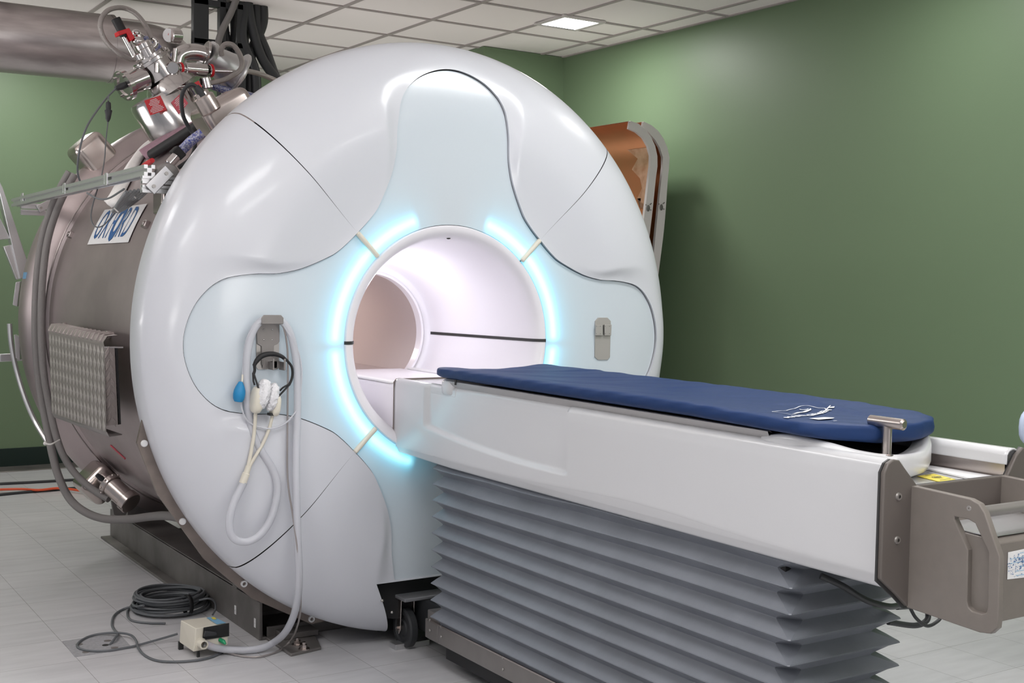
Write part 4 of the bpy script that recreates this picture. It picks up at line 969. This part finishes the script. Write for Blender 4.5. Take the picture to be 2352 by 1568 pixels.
mb.bx((c1_.x-.001, -.06, c1_.z-.018), (c1_.x+.002, -.012, c1_.z+.010)); mb.bx((c2_.x+.008, -.06, c2_.z-.020), (c2_.x+.011, -.012, c2_.z+.010)); mb.bx((c2_.x-.03, -.015, c2_.z-.014), (c2_.x+.01, -.011, c2_.z+.012))
mb.bx((c1_.x-.003, -.063, c1_.z-.018), (c1_.x+.003, -.060, c1_.z+.022)); mb.bx((c2_.x+.006, -.063, c2_.z-.018), (c2_.x+.013, -.060, c2_.z+.022))
mb.build('lower_hooks', 'plate', hk, bevel=.001)
for px in ((606, 757), (625, 757), (606, 780), (625, 780)): MB().ell(at(*px, 'y', -.014), (.003, .003, .003), n=8).build('screw_head', 'chrome', hk)
bk2 = thing('small_wall_bracket', 'small pale metal bracket plate on the right face panel', 'bracket', (.735, -.01, 1.1))
MB().prism(facepoly([(1366, 737), (1373, 729), (1394, 729), (1402, 737), (1400, 820), (1394, 826), (1372, 826), (1365, 819)], -.001), (0, -.004, 0)).build('back_plate', 'palemetal', bk2, bevel=.001)
MB().prism(facepoly([(1367, 746), (1383, 746), (1383, 770), (1367, 770)], -.010), (0, -.006, 0)).build('clip', 'palemetal', bk2, bevel=.001)
MB().prism(facepoly([(1387, 745), (1403, 745), (1402, 770), (1387, 770)], -.010), (0, -.006, 0)).build('clip', 'palemetal', bk2, bevel=.001)
mb = MB()
for x in (1370, 1379, 1390, 1400):
    for z in (749, 766): mb.ell(at(x, z, 'y', -.017), (.0012, .0012, .0012), n=5)
mb.build('rivet', 'ink', bk2); MB().bx((at(1384, 760, 'y', -.01).x-.001, -.012, 1.22), (at(1386, 760, 'y', -.01).x, -.006, 1.26)).build('slot', 'ink', bk2)
# headset
hs_ = thing('headset', 'black-banded patient headset with white paper ear covers hanging on the left bracket', 'headset', tuple(at(612, 900, 'y', -.06)))
def Y(px, py, y): return at(px, py, 'y', y)
MB().tube([Y(583, 840, -.045), Y(590, 828, -.045), Y(600, 818, -.045), Y(615, 813, -.045), Y(632, 813, -.045), Y(648, 819, -.045), Y(658, 828, -.045)], [.006, .009, .010, .009, .008, .007, .006], 12, smooth=5).build('headband_pad', 'black', hs_)
MB().tube([Y(658, 826, -.045), Y(669, 840, -.045), Y(672, 855, -.045), Y(670, 870, -.045), Y(664, 884, -.05)], .0045, 10, smooth=5).tube([Y(584, 838, -.045), Y(585, 850, -.045), Y(582, 860, -.045)], .005, 10, smooth=3).build('headband', 'black', hs_)
MB().tube([Y(581, 856, -.045), Y(582, 875, -.05), Y(585, 884, -.055)], .0035, 8).tube([Y(583, 858, -.045), Y(590, 880, -.065), Y(598, 905, -.08)], .0035, 8, smooth=3).tube([Y(664, 882, -.05), Y(650, 890, -.055), Y(643, 897, -.055)], .0035, 8, smooth=3).tube([Y(664, 884, -.05), Y(652, 897, -.065), Y(633, 917, -.08)], .0035, 8, smooth=3).build('yoke', 'black', hs_)
def cup(c, ang, yy, nm):
    p = Y(*c, yy); rot = Matrix.Rotation(math.radians(ang), 3, 'Y')
    sh = MB().ell(p, (.020, .030, .038), rot, 14, .75); return sh
k1 = MB().ell(Y(590, 918, -.055), (.020, .034, .048), Matrix.Rotation(.12, 3, 'Y'), 14, .7).build('ear_cup', 'cream', hs_)
k2 = MB().ell(Y(632, 930, -.055), (.016, .030, .040), Matrix.Rotation(.1, 3, 'Y'), 14, .7).build('ear_cup', 'cream', hs_)
for kk, cc_, an, s_ in ((k1, (602, 905), .22, (.024, .036, .055)), (k2, (624, 911), .20, (.019, .034, .050))):
    o = MB().ell(Y(*cc_, -.06), s_, Matrix.Rotation(an, 3, 'Y'), 24, .85)
    vv = []
    for i, v in enumerate(o.v):
        n1 = .0022*math.sin(v[2]*420+v[0]*260+v[1]*90)+.0014*math.sin(v[0]*700-v[2]*150); vv.append((v[0]+n1, v[1]-abs(n1), v[2]+n1*.3))
    o.v = vv; o.build('paper_cover', 'tissue', kk, ang=80)
MB().bx(Y(583, 938, -.07), Y(592, 941, -.04)).build('cup_foot', 'ink', k1); MB().bx(Y(621, 949, -.07), Y(630, 952, -.04)).build('cup_foot', 'ink', k2)
# air tubes from the cups to the connector
MB().tube([Y(587, 942, -.05), Y(586, 965, -.045), Y(583, 1000, -.04), Y(577, 1035, -.035), Y(570, 1070, -.035)], .0065, 12, smooth=5).tube([Y(626, 953, -.05), Y(618, 985, -.045), Y(603, 1020, -.04), Y(588, 1045, -.04), Y(573, 1071, -.035)], .0060, 12, smooth=5).build('air_tube', 'cream', hs_)
MB().cyl(Y(571, 1070, -.035), Y(565, 1090, -.035), .0105, 20).cyl(Y(566, 1086, -.035), Y(557, 1110, -.035), .0135, 20, bev=.002).build('hose_connector', 'cream', hs_)
# big clear hose: bottom loop, up behind, over the bracket, down to the floor box
BX = -.80
bend = [Y(560, 1107, -.035), Y(548, 1130, -.035), Y(535, 1160, -.035), Y(527, 1195, -.035), Y(530, 1225, -.035), Y(545, 1241, -.035), Y(570, 1243, -.035), Y(597, 1228, -.04), Y(620, 1195, -.045), Y(634, 1150, -.045), Y(636, 1110, -.04), Y(625, 1075, -.035), Y(600, 1035, -.03), Y(583, 1000, -.025), Y(573, 960, -.022), Y(567, 900, -.025), Y(566, 840, -.03), Y(572, 790, -.035), Y(584, 755, -.04), Y(602, 736, -.04), Y(630, 732, -.04), Y(652, 742, -.04), Y(668, 770, -.04), Y(679, 820, -.035), Y(683, 880, -.035), Y(683, 950, -.04), Y(680, 1050, -.06), Y(681, 1150, -.08), Y(684, 1250, -.09), Y(687, 1320, -.09), Y(684, 1370, -.06), Y(674, 1415, .0), Y(655, 1452, .1)]
fl3 = [at(630, 1474, 'z', .035), at(600, 1488, 'z', .018), at(560, 1493, 'z', .016), at(520, 1491, 'z', .022), at(494, 1487, 'z', .035), at(480, 1482, 'z', .046), at(468, 1477, 'z', .056)]
tag(MB().tube(bend+fl3, .0135, 16, smooth=6).build('clear_hose', 'clear'), 'thick milky clear hose looping over the left bracket and down to the cream floor box', 'hose')
tag(MB().tube([Y(556, 878, -.028), Y(558, 850, -.028), Y(562, 800, -.03), Y(575, 760, -.045), Y(600, 740, -.052), Y(640, 738, -.052), Y(662, 765, -.05), Y(682, 800, -.045), Y(692, 840, -.04), Y(692, 880, -.04), Y(686, 930, -.045), Y(672, 955, -.05), Y(650, 975, -.05), Y(620, 984, -.05), Y(590, 978, -.045), Y(568, 965, -.035), Y(556, 940, -.03), Y(553, 918, -.03)], .0032, 8, smooth=6).build('thin_tube', 'clear'), 'thin clear tube looping around the left bracket to the blue bulb', 'tube')
bb = thing('call_bulb', 'blue rubber squeeze bulb hanging beside the clear hose', 'bulb', tuple(Y(550, 900, -.03)))
pc_ = Y(550, 900, -.035); MB().lathe([(0, -.036), (.014, -.034), (.0195, -.024), (.0215, -.008), (.020, .006), (.015, .020), (.010, .030), (.007, .036), (.004, .037), (0, .037)], pc_, (0.12, 0, 1), 28).build('bulb', 'bulb', bb)
MB().tube([Y(556, 880, -.035), Y(557, 860, -.03)], .0035, 8).build('stem', 'cream', bb)
tag(MB().tube([Y(650, 745, -.045), Y(657, 775, -.04), Y(661, 820, -.04), Y(661, 900, -.04), Y(660, 1000, -.04), Y(660, 1080, -.045), Y(664, 1130, -.06), Y(673, 1185, -.08), Y(683, 1260, -.10), Y(690, 1340, -.08), Y(690, 1400, -.02), Y(682, 1440, .06)]+[at(668, 1470, 'z', .03), at(640, 1494, 'z', .006), at(600, 1507, 'z', .005), at(560, 1507, 'z', .005), at(520, 1498, 'z', .006), at(500, 1490, 'z', .012)], .0036, 8, smooth=6).build('thin_tube', 'rod'), 'thin grey tube hanging from the left bracket down to the floor', 'tube')

# ================================================================== FLOOR ITEMS, LOWER LEFT
fb = thing('interface_box', 'small cream metal interface box sitting tilted on the floor', 'box', (-.80, .56, 0))
# corners of the tilted box: top face and the near faces measured on the floor
t0 = at(415, 1424, 'z', .115); t1 = at(450, 1443, 'z', .115); t2 = at(524, 1431, 'z', .115); t3 = at(487, 1415, 'z', .115)
dz = Vector((0, 0, -.085))
lo = [p+dz for p in (t0, t1, t2, t3)]
bo = MB().add([t0, t1, t2, t3]+[lo[0]+Vector((-.005, 0, 0)), lo[1]+Vector((-.012, -.008, 0)), lo[2], lo[3]], [(0, 1, 2, 3), (4, 7, 6, 5), (0, 4, 5, 1), (1, 5, 6, 2), (2, 6, 7, 3), (3, 7, 4, 0)]).build('housing', 'cream', fb, bevel=.003, smooth=False)
fc = [t1, t2, lo[2], lo[1]+Vector((-.012, -.008, 0))]
def ff(u, v, o=.004):
    n_ = (fc[1]-fc[0]).cross(fc[3]-fc[0]).normalized(); n_ = n_ if n_.y < 0 else -n_
    return (fc[3]*(1-u)+fc[2]*u)*(1-v)+(fc[0]*(1-u)+fc[1]*u)*v+n_*o
MB().add([ff(.22, .45), ff(1.02, .42), ff(1.02, 1.02), ff(.22, 1.0)], [(0, 1, 2, 3)]).build('black_panel', 'black', bo, smooth=False)
MB().prism([ff(.22, .62, .006), ff(.62, .60, .006), ff(.62, .75, .006), ff(.25, .88, .006)], (-.002, -.014, 0)).build('latch', 'dark', bo, bevel=.003)
cn = ff(.18, .32, 0); nn_ = (ff(.5, .5, 1)-ff(.5, .5, 0)).normalized()
MB().lathe([(.022, 0), (.022, .004), (.017, .005), (.017, .035), (.012, .036)], cn, nn_, 28).build('hose_socket', 'cream', bo)
MB().tube([ff(.45, .22, 0), ff(.47, .18, .02)], [.006, .006], 10).build('red_plug', 'red', bo)
MB().tube([ff(.76, .32, 0), ff(.80, .26, .02), ff(.83, .16, .03)], [.008, .008, .004], 12).build('green_plug', 'greenled', bo)
MB().add([p+Vector((0, 0, .0015)) for p in (at(474, 1419, 'z', .116), at(498, 1434, 'z', .116), at(520, 1431, 'z', .116), at(489, 1416, 'z', .116))], [(0, 1, 2, 3)]).build('blue_label', 'skyblue', bo, smooth=False)
MB().add([p+Vector((0, 0, .003)) for p in (at(484, 1419, 'z', .116), at(490, 1424, 'z', .116), at(498, 1423, 'z', .116), at(492, 1418, 'z', .116))], [(0, 1, 2, 3)]).build('label_print', 'yellow', bo, smooth=False)
for a_, b_ in ((lo[0]+Vector((-.006, -.0, -.0295)), lo[0]+Vector((.012, .012, .0))), ((lo[2].x-.03, lo[2].y, 0.0), (lo[2].x-.018, lo[2].y+.012, .03)), ((lo[1].x+.01, lo[1].y+.012, 0.0), (lo[1].x+.02, lo[1].y+.022, .03))): MB().bx(a_, b_).build('foot', 'ink', fb)
# coil of cable
cc0 = at(392, 1398, 'z', 0); loops = []
rg = random.Random(5)
for i in range(17):
    cx = cc0.x+rg.uniform(-.008, .008); cy = cc0.y+rg.uniform(-.012, .012); ra = rg.uniform(.118, .160); rb = ra*1.02; z0 = .006+.0042*i
    for k in range(24):
        a = 2*math.pi*k/24
        loops.append(Vector((cx+ra*math.cos(a), cy+rb*math.sin(a), z0+.004*k/24+.003*math.sin(a*2+i))))
cl = thing('coiled_cable', 'coil of grey cable tied with a black strap on the floor', 'cable', (cc0.x, cc0.y, 0))
MB().tube(loops, .0052, 8, smooth=2).build('coil', 'cable', cl)
tail = [at(458, 1378, 'z', .07), at(480, 1374, 'z', .08), at(493, 1382, 'z', .06), at(495, 1398, 'z', .03), at(488, 1412, 'z', .01)]
MB().tube(tail, .0042, 8, smooth=5).build('loose_end', 'cable', cl)
MB().tube([at(432, 1364, 'z', .05), at(458, 1364, 'z', .04), at(480, 1375, 'z', .01), at(484, 1390, 'z', .006), at(474, 1400, 'z', .006)], .0042, 8, smooth=5).build('loose_end', 'cable', cl)
MB().tube([at(330, 1390, 'z', .06), at(300, 1396, 'z', .01), at(292, 1408, 'z', .006), at(302, 1424, 'z', .006), at(340, 1430, 'z', .006), at(380, 1431, 'z', .006)], .0045, 8, smooth=5).build('loose_end', 'cable', cl)
sc_ = at(444, 1402, 'z', .03)
mb = MB(); rd = Vector((sc_.x-cc0.x, sc_.y-cc0.y, 0)).normalized(); cen = cc0+rd*.140+Vector((0, 0, .045)); ring = [cen+rd*(.034*math.cos(a))+Vector((0, 0, .044*math.sin(a))) for a in np.linspace(0, 2*math.pi, 21)]
tn = rd.cross(Vector((0, 0, 1)))
mb.grid([[p-tn*.009 for p in ring], [p+tn*.009 for p in ring]]); mb.build('strap', 'black', cl, ang=80, solid=.002)
# loose floor cable
zc = .006
tag(MB().tube([at(x, y, 'z', z) for x, y, z in ((318, 1389, .03), (285, 1398, zc), (263, 1412, zc), (257, 1432, zc), (262, 1445, zc), (270, 1455, .012), (262, 1468, .012), (251, 1482, .0))], .0050, 8, smooth=6).build('floor_cable', 'cable'), 'short grey cable from the coil down into the floor hatch hole', 'cable')
tag(MB().tube([at(x, y, 'z', z) for x, y, z in ((512, 1496, zc), (480, 1510, zc), (430, 1518, zc), (370, 1518, zc), (335, 1506, zc), (318, 1488, .008), (312, 1470, .014), (300, 1458, .016), (275, 1453, .018), (240, 1454, .010), (205, 1461, zc), (181, 1475, zc), (180, 1487, zc), (205, 1494, zc), (245, 1494, zc), (300, 1485, zc), (350, 1472, .012), (385, 1462, .02), (408, 1455, .03))], .0046, 8, smooth=8).build('floor_cable', 'cable'), 'long grey cable snaking over the floor hatch to the cream box', 'cable')
ht = MB().prism([at(143, 1473, 'z', 0), at(172, 1509, 'z', 0), at(305, 1489, 'z', 0), at(272, 1454, 'z', 0)], (0, 0, .002)).build('floor_hatch', 'hatch', smooth=False)
tag(ht, 'square metal floor hatch with round holes under the looped cable', 'hatch')
for px in ((247, 1471), (263, 1487), (182, 1479), (197, 1497)):
    p = at(*px, 'z', .0025); MB().cyl((p.x, p.y, .001), (p.x, p.y, .0032), .0135, 20).build('hatch_plug', 'plate', ht)
p = at(242, 1481, 'z', .0025); MB().cyl((p.x, p.y, .001), (p.x, p.y, .0034), .012, 20).build('hatch_hole', 'ink', ht)
# cables on the floor at the back
tag(MB().tube([at(x, y, 'z', .008) for x, y in ((-60, 1114), (0, 1111), (80, 1107), (165, 1102), (240, 1098))], .010, 8, smooth=5).build('floor_cable', 'dark'), 'black cable on the floor nearest the rear wall', 'cable')
tag(MB().tube([at(x, y, 'z', .008) for x, y in ((-60, 1143), (0, 1136), (60, 1130), (130, 1124), (190, 1119), (240, 1114))], .010, 8, smooth=5).build('floor_cable', 'dark'), 'black cable on the floor beside the orange cable', 'cable')
tag(MB().tube([at(x, y, 'z', .02) for x, y in ((-60, 1128), (0, 1124), (50, 1123), (90, 1125), (130, 1121), (160, 1123), (190, 1127), (230, 1130))], .008, 8, smooth=5).build('floor_cable', 'orangecable'), 'orange cable on the floor behind the magnet', 'cable')

# ================================================================== COPPER-LINED SHIELD PANELS ON THE RIGHT WALL
def shield(outer, inner, y, depth, label, lining):
    t = thing('shield_panel', label, 'panel', (2.4, y, 0), 'copper-lined shield panels')
    O = [at(*p, 'y', y) for p in outer]; I = [at(*p, 'y', y) for p in inner]
    # carry both edges on down to the floor along their own slope
    for Lp in (O, I):
        d = (Lp[-1]-Lp[-2]); d = d*(Lp[-1].z/-d.z); Lp.append(Lp[-1]+d)
    O2 = spline(O[:-1], 4)+[O[-1]]; I2 = spline(I[:-1], 4)+[I[-1]]
    n = 40
    def res(P_):
        L_ = [0]
        for i in range(1, len(P_)): L_.append(L_[-1]+(P_[i]-P_[i-1]).length)
        out = []
        for k in range(n+1):
            s_ = L_[-1]*k/n; out.append(Vector([np.interp(s_, L_, [p[j] for p in P_]) for j in range(3)]))
        return out
    O3, I3 = res(O2), res(I2)
    mb = MB().grid([O3, I3]); mb.grid([[p+Vector((0, .02, 0)) for p in O3], [p+Vector((0, .02, 0)) for p in I3]]); mb.grid([I3, [p+Vector((0, .02, 0)) for p in I3]]); mb.grid([O3, [p+Vector((0, .02, 0)) for p in O3]])
    mb.build('edge_flange', 'shieldwhite', t, ang=50)
    sk = [[p+Vector((0, depth*k/8, 0)) for p in O3] for k in range(9)]
    MB().grid(sk).build('outer_skin', 'shieldwhite', t, ang=50)
    mid = [p*.93+q*.07 for p, q in zip(O3, I3)]
    lin = MB().grid([[p+Vector((0, .02+(depth-.02)*k/8, 0)) for p in mid] for k in range(9)]).build('copper_lining', lining, t, ang=50)
    return t, mid, I3
ou1 = [(1447.7, 277.6), (1463.6, 282), (1487, 302), (1504, 332), (1510.8, 370), (1506, 412.6), (1499.7, 476.4), (1493, 533)]
in1 = [(1444.5, 295.7), (1470, 308.4), (1487, 331.8), (1495, 361.6), (1491, 402), (1484.9, 455), (1477, 519)]
ou2 = [(1478.5, 279), (1502, 291.4), (1521, 312.7), (1534.8, 344.6), (1538, 368), (1533.8, 412.6), (1526, 519), (1511, 640)]
in2 = [(1476.4, 291.4), (1488, 302), (1508, 325), (1521, 353), (1522.7, 380.7), (1516.7, 433.8), (1508, 519)]
t1_, mid1, _ = shield(ou1, in1, 1.86, 1.0, 'inner curved white shield panel with a broad copper lining behind the scanner', 'copper')
shield(ou2, in2, 1.90, .96, 'outer curved white shield panel leaning against the green wall', 'copper')
# bright bare patch on the copper
pp = MB(); A_ = mid1[16]; B2 = mid1[24]
rw = []
for k in range(4, 11):
    p = mid1[k]; rw.append([p+Vector((-.004, .03+.01*math.sin(k*1.7), 0)), p+Vector((-.004, .12, 0)), p+Vector((-.004, .26-.03*(k-4)+.05*math.sin(k*2.3), 0))])
pp.grid(rw).build('bare_patch', 'copperlight', t1_)
for y_, px in ((1.855, (1489, 478)), (1.895, (1519, 476))):
    p = at(*px, 'y', y_); mb = MB().ell(p, (.014, .003, .02), n=8)
    for dx, dz in ((-.02, .02), (.015, .025), (.02, -.01), (.022, .03)): mb.ell(p+Vector((dx, -.001, dz)), (.004, .003, .004), n=6)
    mb.build('hinge_fitting', 'girder', t1_ if y_ < 1.87 else bpy.data.objects['shield_panel.001'])

# pale blue thing cut by the right edge of the frame
bq = thing('stool', 'pale blue rounded plastic stool back cut off at the right edge', 'stool', (1.62, -1.5, 0))
p = at(2352, 985, 'y', -1.5)
MB().ell((p.x+.20, -1.5, .955), (.225, .022, .085), n=16, p=.7).build('backrest', 'paleblue', bq, ang=80)
MB().cyl((p.x+.36, -1.5, .40), (p.x+.36, -1.5, .90), .016, 16).cyl((p.x+.36, -1.5, .03), (p.x+.36, -1.62, .40), .02, 16).build('column', 'alu', bq)
MB().ell((p.x+.36, -1.64, .45), (.18, .18, .035), n=16, p=.8).build('seat', 'paleblue', bq, ang=80)
mb = MB()
for i in range(5):
    a = 2*math.pi*i/5; mb.tube([(p.x+.36, -1.62, .05), (p.x+.36+.22*math.cos(a), -1.62+.22*math.sin(a), .028)], .014, 10)
    mb.ell((p.x+.36+.22*math.cos(a), -1.62+.22*math.sin(a), .024), (.024, .024, .024), n=8)
mb.build('star_base', 'dark', bq)

# ================================================================== LIGHT
for (x0, y0, x1, y1, pw, lb_) in ((2.0, -.45, 2.3, -.15, 40, 'recessed ceiling light above the patient table'), (-.9, 4.35, -.5, 4.75, 90, 'recessed ceiling light behind the magnet'), (-1.9, -3.1, -.8, -2.5, 85, 'wide recessed ceiling light left of the table'), (.3, -1.6, 1.4, -1.0, 75, 'wide recessed ceiling light over the near end of the table'),
                                  (-4.2, -2.5, -3.1, -1.9, 18, 'wide recessed ceiling light by the left wall'), (-1.4, -4.9, -.2, -4.3, 40, 'wide recessed ceiling light at the front of the room'), (-3.6, .6, -3.0, 1.8, 28, 'long recessed ceiling light beside the magnet'), (1.0, -4.9, 2.1, -4.3, 15, 'wide recessed ceiling light at the front right')):
    ceiling_light(x0, y0, x1, y1, lb_, pw)
for nm_, loc_, e_, rot_ in (('ceiling_fill', (1.0, 3.3, 1.35), 15, (math.pi, 0, 0)), ('ceiling_fill', (-3.4, 2.6, 1.4), 60, (math.pi, .15, 0)), ('ceiling_fill', (.4, -5.2, 1.5), 60, (math.pi-.35, 0, 0)), ('ceiling_fill', (-3.6, -3.0, 1.7), 55, (math.pi-.2, .3, 0))):  # added area fills that brighten the ceiling, no fixture behind them
    l = bpy.data.lights.new(nm_, 'AREA'); l.size = 2.0 if loc_[0] > .9 else 1.4; l.energy = e_; l.color = (1, .97, .95)
    o = bpy.data.objects.new(nm_, l); COL.objects.link(o); o.location = loc_; o.rotation_euler = rot_
# added point fills that brighten the bore entry and the tube behind it
l = bpy.data.lights.new('bore_fill', 'POINT'); l.energy = 2.2; l.shadow_soft_size = .05; l.color = (.95, .93, 1)
o = bpy.data.objects.new('bore_fill', l); COL.objects.link(o); o.location = (0, .45, H+.2); o.parent = SC; o.location -= SC.location
l2 = l.copy(); l2.energy = 2.5; l2.color = (1, .9, .85); o = bpy.data.objects.new('bore_fill', l2); COL.objects.link(o); o.location = (-.1, 1.5, H+.15); o.parent = SC; o.location -= SC.location
w = bpy.data.worlds.new('world'); bpy.context.scene.world = w; w.use_nodes = True
w.node_tree.nodes['Background'].inputs[0].default_value = (.93, .94, 1., 1); w.node_tree.nodes['Background'].inputs[1].default_value = .31

# ================================================================== CAMERA
cd = bpy.data.cameras.new('camera'); cd.sensor_fit = 'HORIZONTAL'; cd.sensor_width = 36; cd.lens = F*36/2352; cd.clip_start = .02
cam = bpy.data.objects.new('camera', cd); COL.objects.link(cam)
cam.matrix_world = Matrix(((AR[0], AU[0], -AW[0], CAM[0]), (AR[1], AU[1], -AW[1], CAM[1]), (AR[2], AU[2], -AW[2], CAM[2]), (0, 0, 0, 1)))
cd.dof.use_dof = False
sc = bpy.context.scene; sc.camera = cam
sc.view_settings.view_transform = 'Standard'; sc.view_settings.look = 'None'; sc.view_settings.exposure = 0
